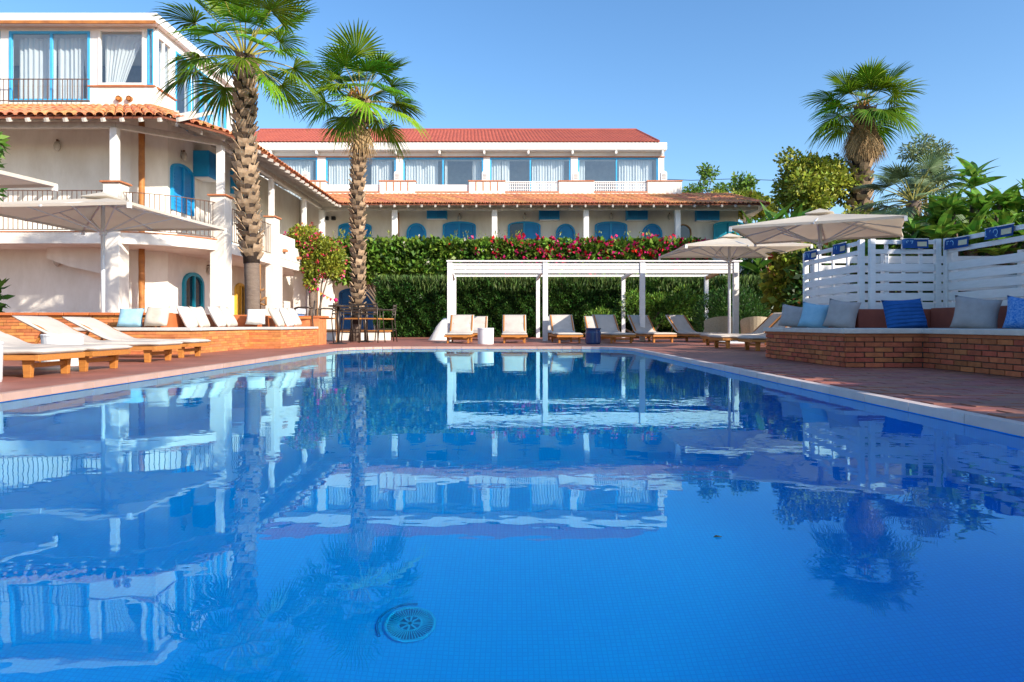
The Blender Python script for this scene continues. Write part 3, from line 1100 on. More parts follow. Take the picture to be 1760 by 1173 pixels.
q.box(-24, -10.75, 21.02, 21.07, rel(9.07), rel(9.16))
q.build('gutter', M['pipe'], LB)
q = MB()
q.box(-24, -10.95, 24.6, 24.7, Z0, rel(9.1))
q.box(-13.6, -13.5, 24.7, 27.4, Z0, rel(9.1))
q.build('inner_wall', M['interior'], LB)
q = MB()
for (a, c) in ((-15.68, -15.42), (-12.93, -12.68), (-11.27, -11.17), (-10.99, -10.93)):
    front.box(q, a, c, rel(6.82), rel(9.12), -0.2, 0.003)
front.box(q, -24, -10.93, rel(9.05), rel(9.12), -0.2, 0.005)
front.box(q, -15.42, -12.93, rel(8.98), rel(9.05), -0.2, 0.0)
for (a, c) in ((22.3, 22.6), (23.66, 23.76), (25.2, 25.3), (26.6, 26.7), (27.25, 27.4)):
    wing.box(q, a, c, Z0 + 0.04, rel(9.12), -0.2, 0.003)
wing.box(q, 21.44, 27.25, rel(8.86), rel(9.12), -0.2, 0.005)
q.build('window_post', M['white'], LB)
big_window(LB, front, -15.4, -12.93, rel(6.84), rel(8.98), M['paleblue'], mull=(-14.12,), ft=0.07,
           curtains=((-15.32, -14.16), (-14.08, -13.3), (-13.35, -13.0, 1)))
big_window(LB, front, -12.68, -11.27, rel(7.34), rel(9.05), M['white'], ft=0.06, curtains=((-12.62, -11.33, -1),))
big_window(LB, front, -18.2, -15.7, rel(7.3), rel(9.0), M['paleblue'], ft=0.10, curtains=((-17.0, -15.75),))
big_window(LB, front, -11.165, -10.995, rel(7.34), rel(9.05), M['paleblue'], ft=0.03)
big_window(LB, wing, 21.44, 22.3, rel(7.3), rel(8.86), M['white'], mull=(21.86,), ft=0.04, curtains=((21.9, 22.25),))
big_window(LB, wing, 22.6, 23.66, rel(6.5), rel(8.86), M['paleblue'], ft=0.06, curtains=((22.8, 23.2),))
big_window(LB, wing, 23.76, 25.2, rel(6.5), rel(8.86), M['paleblue'], mull=(24.5,), ft=0.05, curtains=((23.85, 24.45), (24.55, 25.15)))
big_window(LB, wing, 25.3, 26.6, rel(6.5), rel(8.86), M['paleblue'], mull=(26.0,), ft=0.05, curtains=((25.5, 26.0), (26.05, 26.5)))
railing(LB, [(-15.6, 21.12), (-12.78, 21.12)], rel(6.72), rel(7.42), 0.15)
for px in (206, 224):
    v = at(px, 171, 21.4)
    q = MB()
    q.tube([(v.x, 21.42, v.z), (v.x, 21.30, v.z)], [0.085, 0.085], 14, cap=False)
    q.tube([(v.x, 21.30, v.z), (v.x, 21.42, v.z)], [0.06, 0.06], 14)
    q.build('vent_pipe', M['pipe'], LB)

# ------------------------------------------------------------------ back building
BB = thing('hotel_building', 'long white two storey hotel with red ridged roof and blue doors behind the hedge', 'building', (0, 38, 0))
q = MB()
q.box(-10.88, 11.6, 35.8, 46, -0.05, rel(6.4))
q.build('wall', M['stucco'], BB)
q = MB()
q.box(-9.08, 12.0, 33.35, 35.79, SLAB_B, SLAB_T - 0.003)
q.build('terrace_slab', M['stucco'], BB)
for x in (-4.5, 0.5, 5.0, 9.5):
    g = MB()
    g.box(x - 0.25, x + 0.25, 33.5, 34.0, -0.05, SLAB_B - 0.002)
    g.build('pier', M['stucco'], BB)
q = MB()
q.box(-9.0, 12.0, 33.4, 33.5, SLAB_T, rel(3.6))
q.build('terrace_parapet', M['stucco'], BB)
for x in (-9.25, -5.7, -0.85, 3.6, 8.05):
    g = MB()
    g.box(x - 0.13, x + 0.13, 33.85, 34.1, SLAB_T, rel(5.56))
    g.build('column', M['white'], BB, bevel=0.012)
g = MB()
g.bar((-9.3, 33.98, rel(5.64)), (11.9, 33.98, rel(5.64)), 0.16, 0.165)
g.bar((11.9, 33.98, rel(5.64)), (11.9, 35.8, rel(5.64)), 0.16, 0.165)
g.build('eave_beam', M['rafter'], BB)
roof = MB()
segb = [((-8.32, 33.3), (12.25, 33.3), (-10.88, 35.82), (11.1, 35.82)), ((12.25, 33.3), (13.0, 39.0), (11.1, 35.82), (11.6, 39.0))]
for (a, c, d, e) in segb:
    t = 0.05
    roof.hexa([(*a, EZ - t), (*c, EZ - t), (*e, HZ - t), (*d, HZ - t), (*a, EZ), (*c, EZ), (*e, HZ), (*d, HZ)], 0)
BR = roof.build('roof', [M['tilebed']], BB)
sof = MB()
for (a, c, d, e) in segb:
    sof.face([(*d, HZ - 0.056), (*e, HZ - 0.056), (*c, EZ - 0.056), (*a, EZ - 0.056)])
sof.build('soffit', M['soffit'], BB)
lay_tiles(BR, (-8.32, 33.27, EZ), (12.25, 33.27, EZ), (-10.88, 35.82, HZ), (11.1, 35.82, HZ), 0.225, 3, 0.082)
lay_tiles(BR, (12.25, 33.3, EZ), (13.0, 39.0, EZ), (11.1, 35.82, HZ), (11.6, 39, HZ), 0.25, 3, 0.105)
for i in range(32):
    x = -8.2 + i * 0.65
    g = MB()
    g.bar((x, 33.2, EZ - 0.115), (x, 35.78, HZ - 0.17), 0.08, 0.10)
    g.build('rafter', M['rafter'], BB)
bw = Wall((0, 35.8), (1, 0))
Sb = 1200 / 35.8


def bx(px, S=Sb):
    return (px - 880) / S


def bz(py, S=Sb):
    return rel((558 - py) / S)


for (a, c, top) in ((582, 639, 383), (761, 818, 381), (873, 929, 381), (1022, 1078, 381)):
    z = bz(top)
    arched_leaf(BB, bw, bx(a), bx(c), SLAB_T, z - 0.22, 0.22, M['blue'], M['bluepanel'], 2, 'door', glass=(0,) if a == 873 else None)
for (a, c, top) in ((699, 733, 384), (955, 989, 385), (1103, 1138, 385)):
    hw = (bx(c) - bx(a)) / 2
    arched_leaf(BB, bw, bx(a), bx(c), SLAB_T, bz(top) - hw, hw, M['blue'], M['bluepanel'], 1, 'door')
hw = (bx(1188) - bx(1160)) / 2
arched_leaf(BB, bw, bx(1160), bx(1188), SLAB_T, bz(386) - hw, hw, M['post'], M['post'], 1, 'door', glass=(0,), ft=0.06)
arched_leaf(BB, Wall((0, 35.5), (1, 0)), bx(1223), bx(1276), SLAB_T, bz(389), 0.2, M['teal'], M['teal'], 2, 'shutter_door')
for (a, c, t, b_) in ((735, 769, 360, 378), (926, 961, 360, 379.5), (1075, 1111, 360, 380), (1194, 1233, 363, 381)):
    ac_box(BB, bw, bx(a), bx(c), bz(b_), bz(t), 0.4, M['blue'])
for (x, y_) in ((790, 374), (902, 373), (1050, 373), (1150, 373)):
    wall_lamp(BB, (bx(x), 35.8, bz(y_)), (0, -1, 0))
for x in (510, 562, 574):
    g = MB()
    g.box(bx(x) - 0.09, bx(x) + 0.09, 35.6, 35.8, bz(379), bz(373))
    g.build('wall_light', M['dark'], BB)
g = MB()
g.tube([(bx(685), 35.6, SLAB_T), (bx(685), 35.6, rel(5.7))], 0.07, 8)
g.build('drain_pipe', M['pipe'], BB)
# ground floor: blue arched door
arched_leaf(BB, bw, bx(583), bx(642), 0, bz(505), 0.3, M['deepblue'], M['deepblue'], 2, 'door')
# roof terrace parapet with piers, lattice and vents
Sp = 1200 / 35.75
for (a, c, bare) in ((518, 560, 0), (653, 714, 0), (806, 868, 0), (960, 1020, 1), (1112, 1171, 1)):
    g = MB()
    g.box(bx(a, Sp), bx(c, Sp), 35.62, 36.0, rel(6.4), bz(313, Sp))
    pr = g.build('parapet_pier', M['stucco'], BB, bevel=0.02)
    g = MB()
    g.box(bx(a, Sp) - 0.03, bx(c, Sp) + 0.03, 35.58, 36.04, bz(313, Sp), bz(311.3, Sp))
    g.build('pier_cap', M['cap'], pr)
    if not bare:
        for k in range(1, 5):
            xx = bx(a, Sp) + (bx(c, Sp) - bx(a, Sp)) * (k / 5)
            g = MB()
            g.box(xx - 0.02, xx + 0.02, 35.60, 35.63, bz(329, Sp), bz(314, Sp))
            g.build('tile_strip', M['cap'], pr)
low = [(560, 653, 0), (714, 806, 0), (868, 960, 1), (1020, 1112, 1)]
for (a, c, lat) in low:
    g = MB()
    g.box(bx(a, Sp), bx(c, Sp), 35.64, 35.9, rel(6.4), bz(332, Sp))
    g.box(bx(a, Sp), bx(c, Sp), 35.61, 35.93, bz(332, Sp), bz(330, Sp), 1)
    g.build('parapet_sill', [M['stucco'], M['cap']], BB)
    if lat:
        g = MB()
        x = bx(a, Sp) + 0.05
        while x < bx(c, Sp):
            g.box(x - 0.02, x + 0.02, 35.72, 35.75, bz(330, Sp), bz(313.5, Sp))
            x += 0.11
        for zz in (316, 321, 326):
            g.box(bx(a, Sp), bx(c, Sp), 35.70, 35.72, bz(zz + 1, Sp), bz(zz, Sp))
        g.box(bx(a, Sp), bx(c, Sp), 35.69, 35.76, bz(314, Sp), bz(312.5, Sp))
        g.build('lattice_panel', M['white'], BB)
    else:
        g = MB()
        g.box(bx(a, Sp), bx(c, Sp), 35.72, 35.8, bz(330, Sp), bz(318, Sp))
        g.build('parapet_panel', M['white'], BB)
for x in (525.5, 683, 833.5, 989.5, 1140.5):
    g = MB()
    c = bx(x, Sp)
    poly = [(c - 0.16, bz(311.3, Sp)), (c + 0.16, bz(311.3, Sp)), (c + 0.16, bz(298, Sp)), (c + 0.11, bz(295.5, Sp)), (c, bz(294.5, Sp)), (c - 0.11, bz(295.5, Sp)), (c - 0.16, bz(298, Sp))]
    Wall((0, 35.95), (1, 0)).prism(g, poly, 0.0, 0.3)
    vt = g.build('roof_vent', M['white'], BB, bevel=0.015)
    g = MB()
    for k in range(4):
        zz = bz(308, Sp) + k * 0.07
        g.box(c - 0.1, c + 0.1, 35.64, 35.652, zz, zz + 0.035)
    g.build('louvre', M['interior'], vt)
# upper storey
uw = Wall((0, 37.5), (1, 0))
Su = 1200 / 37.5


def ux(px):
    return (px - 880) / Su


def uz(py):
    return rel((558 - py) / Su)


UT = rel(6.4)
q = MB()
q.box(-14.6, ux(1141), 37.7, 46, UT - 0.1, UT + 0.05)
q.build('upper_floor', M['stucco'], BB)
q = MB()
q.box(-14.6, ux(1141), 39.6, 39.7, UT, rel(9.4))
q.build('inner_wall', M['interior'], BB)
q = MB()
for (a, c) in ((440, 468), (546, 560), (681, 693), (831, 842), (981, 993), (1131, 1141)):
    q.box(ux(a), ux(c), 37.44, 37.75, UT, uz(271))
q.box(ux(440), ux(1141), 37.45, 37.76, uz(271), uz(259))
q.box(ux(1141) - 0.1, ux(1141), 37.76, 46, UT, uz(259))
q.build('upper_wall', M['white'], BB)
q = MB()
q.box(ux(440), ux(1142), 37.38, 37.5, uz(271.3), uz(269.8))
q.build('lintel_trim', M['cap'], BB)
q = MB()
q.box(-14.8, ux(1141) + 0.05, 36.95, 46.2, rel(9.25), rel(9.64))
q.build('fascia', M['white'], BB, bevel=0.02)
for x in (470, 548, 683, 757, 833, 908, 983, 1057, 1136):
    g = MB()
    g.box(ux(x) - 0.05, ux(x) + 0.05, 37.0, 37.44, rel(9.06), rel(9.248))
    g.build('bracket', M['white'], BB)
wins = [(468, 546, (), ((472, 536),)), (560, 681, (620,), ((563, 617), (637, 672))), (693, 831, (761.5,), ((696, 752), (764, 768), (812, 826))),
        (842, 981, (911.5,), ((845, 861), (862, 876), (915, 970))), (993, 1131, (1059.5,), ((995, 1006), (1064, 1122)))]
for (a, c, ml, cu) in wins:
    big_window(BB, uw, ux(a), ux(c), UT + 0.06, uz(271.4), M['paleblue'], mull=tuple(ux(m_) for m_ in ml), ft=0.085,
               curtains=tuple((ux(s_), ux(e_)) for s_, e_ in cu))
# red ridged roof, ribs modelled
q = MB()
pitch = 0.2
x = -14.8
xr_e, xr_r = 7.75, 7.3
Ze, Zr = rel(9.66), rel(11.40)
Ye, Yr = 36.9, 41.0
prof = []
while x < xr_e:
    for k in range(4):
        prof.append((min(x + pitch * k / 4, xr_e), 0.045 * math.sin(PI * k / 4) if k else 0.0))
    x += pitch
prof.append((xr_e, 0))
rows = 9


def rp(xx, dz, t):
    xe = xx
    xr = -14.8 + (xx + 14.8) * (xr_r + 14.8) / (xr_e + 14.8)
    st = 0.02 * ((t * rows) % 1.0) if t < 1 else 0
    return (xe + (xr - xe) * t, Ye + (Yr - Ye) * t, Ze + (Zr - Ze) * t + dz)


for r in range(rows):
    t0, t1 = r / rows, (r + 1) / rows
    for k in range(len(prof) - 1):
        (a, da), (c, dc) = prof[k], prof[k + 1]
        q.face([rp(a, da + 0.03, t0), rp(c, dc + 0.03, t0), rp(c, dc, t1), rp(a, da, t1)])
    if True:
        for k in range(len(prof) - 1):
            (a, da), (c, dc) = prof[k], prof[k + 1]
            q.face([rp(a, da - 0.02, t0), rp(c, dc - 0.02, t0), rp(c, dc + 0.03, t0), rp(a, da + 0.03, t0)])
q.face([(xr_e, Ye, Ze), (xr_e, 46, Ze), (xr_r, Yr, Zr)])
q.face([(-14.8, Yr, Zr), (xr_r, Yr, Zr), (xr_e, 46, Ze), (-14.8, 46, Ze)])
q.face([(-14.8, Ye, Ze), (-14.8, Yr, Zr), (-14.8, 46, Ze)])
q.build('upper_roof', M['redroof'], BB, kind='stuff')
q = MB()
q.tube([(-14.8, Yr, Zr + 0.02), (xr_r, Yr, Zr + 0.02)], 0.09, 8)
q.tube([(xr_r, Yr, Zr + 0.02), (xr_e, Ye, Ze + 0.03)], 0.07, 8)
q.build('ridge_cap', M['redroof'], BB)

# ------------------------------------------------------------------ brick work
def brick_run(parent, p0, p1, z0, z1, bl, bh, name, material, joint=0.011, trim=(0.0, 0.0), proud=0.009, lim=[0], var=0.0):
    p0, p1 = Vector((*p0, 0)), Vector((*p1, 0))
    d = (p1 - p0)
    Ltot = d.length
    d.normalize()
    nrm = Vector((d.y, -d.x, 0))
    ang = math.atan2(d.y, d.x)
    nrow = max(1, round((z1 - z0) / bh))
    h = (z1 - z0) / nrow
    for r in range(nrow):
        u = trim[0] - (bl / 2 if r % 2 else 0) - random.uniform(0, var)
        while u < Ltot - trim[1] - 0.01:
            a, c = max(u, trim[0]), min(u + bl, Ltot - trim[1])
            if c - a > 0.035:
                w = round((c - a - joint) / 0.01) * 0.01
                m = box_mesh(name, w, 0.06, h - joint, material)
                cpt = p0 + d * ((a + c) / 2) + nrm * (proud - 0.03 + random.uniform(-0.002, 0.003)) + Vector((0, 0, z0 + (r + 0.5) * h))
                piece('brick', m, parent, cpt, (0, 0, ang))
            u += bl


def offset_poly(poly, g):
    out = []
    n = len(poly)
    for i in range(n):
        a, b_, c = Vector(poly[i - 1]), Vector(poly[i]), Vector(poly[(i + 1) % n])
        d1, d2 = (b_ - a).normalized(), (c - b_).normalized()
        n1, n2 = Vector((d1.y, -d1.x)), Vector((d2.y, -d2.x))
        k = (n1 + n2)
        k = k / max(0.2, k.dot(n1))
        out.append(tuple(b_ + k * g))
    return out


# right bench (ccw outline, outside on the right hand)
RBN = thing('brick_bench', 'dark red brick bench with stone seat stepping along the right pool side', 'bench', (4.2, 7.5, 0))
seat_r = [(3.64, 10.0), (3.64, 7.62), (4.47, 7.58), (4.55, 3.2), (5.35, 3.2), (5.35, 8.95), (4.35, 8.95), (4.35, 10.0)]
core = offset_poly(seat_r, -0.01)
q = MB()
q.prism(core, -0.02, 0.365)
q.build('core', M['mortar'], RBN)
for i, (a, c) in enumerate(((seat_r[0], seat_r[1]), (seat_r[1], seat_r[2]), (seat_r[2], seat_r[3]))):
    brick_run(RBN, a, c, 0.0, 0.335, 0.205, 0.056, 'brick', M['brick'], trim=((0.0, 0.0), (-0.005, 0.0), (0.0, 0.0))[i])
brick_run(RBN, seat_r[7], seat_r[0], 0.0, 0.335, 0.205, 0.056, 'brick', M['brick'], trim=(0, 0.0))
so = offset_poly(seat_r, 0.035)
ledge = offset_poly(seat_r, 0.012)
q = MB()
q.prism(ledge, 0.336, 0.368)
q.build('ledge', M['brick'], RBN)
q = MB()
q.prism(so, 0.37, 0.425)
q.build('seat_slab', M['seat'], RBN, bevel=0.008)


def back_panels(parent, pts, z0, z1, th, material, step=0.62, nm='back_panel'):
    for i in range(len(pts) - 1):
        a, c = Vector((*pts[i], 0)), Vector((*pts[i + 1], 0))
        n = max(1, round((c - a).length / step))
        for k in range(n):
            p, r_ = a.lerp(c, k / n), a.lerp(c, (k + 1) / n)
            g = (c - a).normalized() * 0.006
            q = MB()
            q.bar(p + g + Vector((0, 0, (z0 + z1) / 2)), r_ - g + Vector((0, 0, (z0 + z1) / 2)), th, z1 - z0 + random.uniform(-0.01, 0.01))
            q.build(nm, material, parent, bevel=0.01)


back_panels(RBN, [(4.40, 10.0), (4.40, 9.0)], 0.42, 0.67, 0.08, M['terradark'])
back_panels(RBN, [(4.44, 9.0), (5.40, 9.0)], 0.42, 0.672, 0.08, M['terradark'])
back_panels(RBN, [(5.40, 8.95), (5.40, 3.2)], 0.42, 0.674, 0.08, M['terradark'], 0.9)

# left bench
LBN = thing('brick_bench', 'orange brick bench with pale seat stepping along the left pool side', 'bench', (-5.2, 13.4, 0))
seat_l = [(-4.5, 13.58), (-4.5, 16.1), (-5.2, 16.1), (-5.2, 14.4), (-5.85, 14.4), (-5.85, 11.75), (-6.9, 11.75), (-6.9, 10.95), (-5.05, 10.95), (-5.12, 13.58)]
q = MB()
q.prism(offset_poly(seat_l, -0.01), -0.02, 0.365)
q.build('core', M['thinmortar'], LBN)
brick_run(LBN, seat_l[9], seat_l[0], 0, 0.355, 0.26, 0.042, 'thin_brick', M['thinbrick'], joint=0.004, trim=(-0.004, 0.0), proud=0.004, var=0.2)
brick_run(LBN, seat_l[0], seat_l[1], 0, 0.355, 0.26, 0.042, 'thin_brick', M['thinbrick'], joint=0.004, trim=(-0.004, 0), proud=0.004, var=0.2)
brick_run(LBN, seat_l[8], seat_l[9], 0, 0.355, 0.26, 0.042, 'thin_brick', M['thinbrick'], joint=0.004, trim=(-0.004, 0), proud=0.004, var=0.2)
brick_run(LBN, seat_l[7], seat_l[8], 0, 0.355, 0.26, 0.042, 'thin_brick', M['thinbrick'], joint=0.004, trim=(0.0, 0), proud=0.004, var=0.2)
q = MB()
q.prism(offset_poly(seat_l, 0.03), 0.37, 0.42)
q.build('seat_slab', M['seat'], LBN, bevel=0.008)
back_panels(LBN, [(-5.90, 11.78), (-5.90, 14.36)], 0.40, 0.66, 0.08, M['terra'])
back_panels(LBN, [(-5.9, 14.45), (-5.25, 14.45)], 0.40, 0.665, 0.08, M['terra'])
back_panels(LBN, [(-5.25, 14.5), (-5.25, 16.1)], 0.40, 0.66, 0.08, M['terra'])
q = MB()
q.box(-5.35, -4.45, 16.13, 16.75, -0.02, 0.62)
q.build('end_pier', M['thinbrick'], LBN, bevel=0.01)
q = MB()
q.box(-5.4, -4.4, 16.11, 16.8, 0.62, 0.67)
q.build('end_cap', M['terra'], LBN, bevel=0.01)
# long low brick wall behind the loungers
LW = thing('garden_wall', 'low brick wall with terracotta coping behind the left loungers', 'wall', (-8.5, 11.9, 0))
q = MB()
q.box(-12, -5.93, 11.89, 12.1, -0.02, 0.62)
q.build('core', M['mortar'], LW)
brick_run(LW, (-10.2, 11.88), (-5.94, 11.88), 0, 0.615, 0.26, 0.056, 'thin_brick', M['thinbrick'], joint=0.006, proud=0.006, var=0.1)
for i in range(14):
    x = -11.9 + i * 0.43
    g = MB()
    g.box(x + 0.003, x + 0.424, 11.82, 12.15, 0.622, 0.672)
    g.build('coping_tile', M['terra'], LW, bevel=0.01)

# ------------------------------------------------------------------ white slatted screens on the right
def screen(label, name, x0, y0, x1, y1, top, parts_top=True, post_ends=(True, True)):
    a, c = Vector((x0, y0, 0)), Vector((x1, y1, 0))
    t = thing(name, label, 'screen', ((x0 + x1) / 2, (y0 + y1) / 2, 0), group='white slatted screens around the right bench')
    d = (c - a).normalized()
    L_ = (c - a).length
    z = 0.62
    for k, z_ in enumerate((0.70, 0.83, 0.96, 1.09, 1.22)):
        q = MB()
        q.bar(a + d * 0.06 + Vector((0, 0, z_)), c - d * 0.06 + Vector((0, 0, z_)), 0.022, 0.098)
        q.build('slat', M['whitewood'], t, bevel=0.003)
    for z_ in (top - 0.03, top - 0.155):
        q = MB()
        q.bar(a + d * 0.06 + Vector((0, 0, z_)), c - d * 0.06 + Vector((0, 0, z_)), 0.03, 0.055 if z_ > top - 0.1 else 0.06)
        q.build('rail', M['whitewood'], t, bevel=0.003)
    n = 3
    for k in range(n):
        p = a.lerp(c, (k + 1) / (n + 1)) + Vector((-d.y, d.x, 0)) * 0.03
        q = MB()
        q.bar(p, p + Vector((0, 0, top - 0.03)), 0.03, 0.04, up=d)
        q.build('batten', M['whitewood'], t)
    for k, p in ((0, a + d * 0.02), (1, c - d * 0.02)):
        q = MB()
        q.bar(p, p + Vector((0, 0, top + 0.01)), 0.07, 0.07, up=d)
        q.build('post', M['whitewood'], t, bevel=0.006)
    return t


screen('white slatted screen at the left end, facing the pool, next to the umbrella post', 'slatted_screen', 4.62, 11.0, 4.62, 9.22, 1.58)
screen('middle white slatted screen standing behind the ribbed blue pillow', 'slatted_screen', 4.70, 9.16, 5.60, 9.16, 1.58)
screen('long white slatted screen at the right edge behind the grey pillow', 'slatted_screen', 5.66, 9.1, 5.66, 2.0, 1.58)
BSF = thing('board_fence', 'white board fence standing behind the slatted screens', 'fence', (8.0, 11.6, 0))
for k in range(9):
    z_ = 0.32 + k * 0.155
    q = MB()
    q.bar((5.02, 11.75, z_), (12, 11.75, z_), 0.025, 0.118)
    q.build('board', M['whitewood'], BSF)
for k in range(7):
    q = MB()
    x = 5.04 + k * 1.15
    q.box(x, x + 0.09, 11.63, 11.73, 0, 1.72)
    q.build('post', M['whitewood'], BSF)

# ------------------------------------------------------------------ flags on the screens
def flag(cx, cy, cz, ux_, w, h, txt, label, tilt=0.0):
    u = Vector((ux_[0], ux_[1], 0)).normalized()
    n = Vector((u.y, -u.x, 0))
    t = thing('pennant', label, 'flag', (cx, cy, cz), group='blue printed flags hung along the screens')
    o = Vector((cx, cy, cz))
    up = Vector((0, 0, 1))

    def P(a, b_, d=0.0):
        bow = 0.012 * math.sin((a + 0.5) * PI * 2)
        return o + u * (a * w) + up * (b_ * h + a * w * tilt) + n * (d + bow + 0.01 * (0.5 - b_))
    q = MB()
    N_ = 8
    for i in range(N_):
        a0, a1 = -0.5 + i / N_, -0.5 + (i + 1) / N_
        for (b0, b1) in ((-0.5, 0.0), (0.0, 0.5)):
            q.face([P(a0, b0), P(a1, b0), P(a1, b1), P(a0, b1)])
            q.face([P(a0, b1, -0.004), P(a1, b1, -0.004), P(a1, b0, -0.004), P(a0, b0, -0.004)])
    q.build('cloth', M['flag'], t)
    q = MB()
    for i in range(4):
        a0, a1 = 0.08 + i * 0.09, 0.08 + (i + 1) * 0.09
        q.face([P(a0, -0.28, 0.004), P(a1, -0.28, 0.004), P(a1, 0.2, 0.004), P(a0, 0.2, 0.004)])
    q.build('print_panel', M['flagpale'], t)
    cu = bpy.data.curves.new('lettering', 'FONT')
    cu.body = txt
    cu.size = h * 0.85
    cu.align_x = 'CENTER'
    cu.align_y = 'CENTER'
    cu.extrude = 0.0005
    cu.materials.append(M['flagcyan'])
    f = bpy.data.objects.new('lettering', cu)
    COL.objects.link(f)
    me = bpy.data.meshes.new_from_object(f)
    bpy.data.objects.remove(f)
    me.name = 'lettering'
    f = bpy.data.objects.new('lettering', me)
    COL.objects.link(f)
    f.parent = t
    m = Matrix((u, up + u * 0.0, n)).transposed().to_4x4()
    f.matrix_local = Matrix.Translation(u * (-0.23 * w) + up * (-0.23 * w * tilt - 0.02 * h) + n * 0.014) @ m
    q = MB()
    q.bar(P(-0.52, 0.5), P(0.52, 0.5), 0.008, 0.012)
    q.build('cord', M['white'], t)


flag(4.585, 10.72, 1.53, (0, -1), 0.442, 0.136, 'RW', 'small blue flag with cream panel, nearest the umbrella post', 0.0)
flag(4.585, 9.78, 1.53, (0, -1), 0.386, 0.141, 'N', 'small blue flag with a single pale letter, second from the left')
flag(5.26, 9.11, 1.525, (1, 0), 0.340, 0.123, 'S7', 'brighter blue flag hanging on the middle screen')
flag(5.615, 8.82, 1.50, (0.02, -1), 0.460, 0.132, 'EO', 'blue flag with cream panel, second from the right', 0.0)
flag(5.615, 8.05, 1.535, (0.02, -1), 0.460, 0.132, 'LAQ', 'blue flag with three pale characters, rightmost of the flags', 0.0)

# ------------------------------------------------------------------ pillows
def pillow_mesh(w, h, th, seed, material):
    rs = random.Random(seed)
    N_ = 12
    q = MB()
    idx = {}
    ph = [rs.uniform(0, 6) for _ in range(4)]
    for s_ in (1, -1):
        for i in range(N_ + 1):
            for j in range(N_ + 1):
                a, b_ = i / N_ * 2 - 1, j / N_ * 2 - 1
                edge = (1 - a ** 4) * (1 - b_ ** 4)
                k = 0.08 * (1 - a * a) * (b_ * b_) + 0
                x = a * w / 2 * (1 - 0.10 * (1 - b_ * b_) * a * a)
                z = b_ * h / 2 * (1 - 0.10 * (1 - a * a) * b_ * b_)
                y = s_ * th / 2 * max(0, edge) ** 0.55 * (1 + 0.08 * math.sin(3 * a + ph[0]) * math.sin(3 * b_ + ph[1])) + 0.012 * math.sin(2.2 * a + ph[2]) * b_
                z -= 0.02 * (1 - b_) * 0.5 * (1 - abs(a))
                idx[(s_, i, j)] = len(q.v)
                q.v.append((x, y, z))
    for s_ in (1, -1):
        for i in range(N_):
            for j in range(N_):
                f = (idx[(s_, i, j)], idx[(s_, i + 1, j)], idx[(s_, i + 1, j + 1)], idx[(s_, i, j + 1)])
                q.f.append(f if s_ < 0 else f[::-1])
                q.m.append(0)
    me = q.mesh('pillow', material, smooth=True)
    bm = bmesh.new()
    bm.from_mesh(me)
    bmesh.ops.remove_doubles(bm, verts=bm.verts, dist=0.0008)
    bm.to_mesh(me)
    bm.free()
    return me


def pillow(px0, px1, pt, pb, Y, material, label, yaw=0, lean=18, roll=0, th=0.20, group='pillows on the brick benches'):
    S = 1200 / Y
    w, h = (px1 - px0) / S, (pb - pt) / S
    w *= 0.86 / max(0.6, abs(math.cos(R(yaw)))) if yaw < -20 else 1.0
    me = pillow_mesh(w, h / math.cos(R(lean)), th, px0, M[material])
    if yaw == 50:      # leaning on the back that faces across the pool
        me = pillow_mesh(0.43, 0.44, th, px0, M[material])
        yaw, lean = 90, 27
    o = bpy.data.objects.new('pillow', me)
    COL.objects.link(o)
    c = at((px0 + px1) / 2, (pt + pb) / 2, Y)
    o.location = c
    o.rotation_euler = (R(-lean), R(roll), R(yaw))
    tag(o, label, 'pillow', group)
    sm = MB()
    ed = []
    return o


# (left bench)
pillow(204, 246, 530, 562, 11.55, 'pil_ltblue', 'pale blue pillow, first on the left bench beside the umbrella pole', 6)
pillow(249, 291, 527, 561, 11.5, 'pil_beige', 'beige pillow beside the pale blue one on the left bench', -6)
pillow(304, 341, 528, 562, 12.3, 'pil_white', 'tilted off white pillow right of the plump beige pillow on the left bench', 50, 20, 0, 0.13)
pillow(327, 362, 529, 561, 12.6, 'pil_beige', 'tilted beige pillow leaning on the off white one, left of the palm', 50, 20, 0, 0.13)
pillow(358, 390, 529, 560, 13.2, 'pil_white', 'off white pillow leaning sideways just left of the palm trunk', 50, 20, 0, 0.13)
pillow(377, 407, 530, 559, 13.5, 'pil_beige', 'beige pillow right below the left edge of the palm trunk', 50, 20, 0, 0.13)
pillow(423, 457, 531, 558, 14.2, 'pil_white', 'upright off white pillow right of the palm trunk', 4)
pillow(461, 491, 533, 559, 14.5, 'pil_beige', 'beige pillow third from the right end of the left bench', 50, 20, 0, 0.13)
pillow(478, 507, 533, 558, 14.9, 'pil_white', 'off white pillow second from the right end of the left bench', 50, 20, 0, 0.13)
pillow(492, 519, 532, 558, 15.4, 'pil_beige', 'beige pillow at the right end of the left bench', 50, 20, 0, 0.13)
# (right bench)
pillow(1343, 1388, 525, 563, 9.75, 'pil_grey', 'grey pillow at the far left end of the right bench', -38, 16, 8)
pillow(1378, 1425, 521, 565, 9.25, 'pil_ltblue', 'pale blue pillow between two grey pillows on the right bench', -38, 16, 8)
pillow(1423, 1471, 516, 565.5, 8.9, 'pil_grey', 'large grey pillow right of the pale blue one on the right bench', -38, 14, 10)
pillow(1517, 1592, 514, 567, 8.35, 'pil_blue', 'deep blue ribbed pillow in the middle of the right bench', 6, 14, -3)
pillow(1643, 1712, 511, 568, 7.6, 'pil_grey', 'creased grey pillow in front of the right hand screen', -32, 14, 8)
pillow(1734, 1800, 511, 569, 7.1, 'pil_knit', 'blue and white knitted pillow at the right edge of the photo', -32, 14, 8)

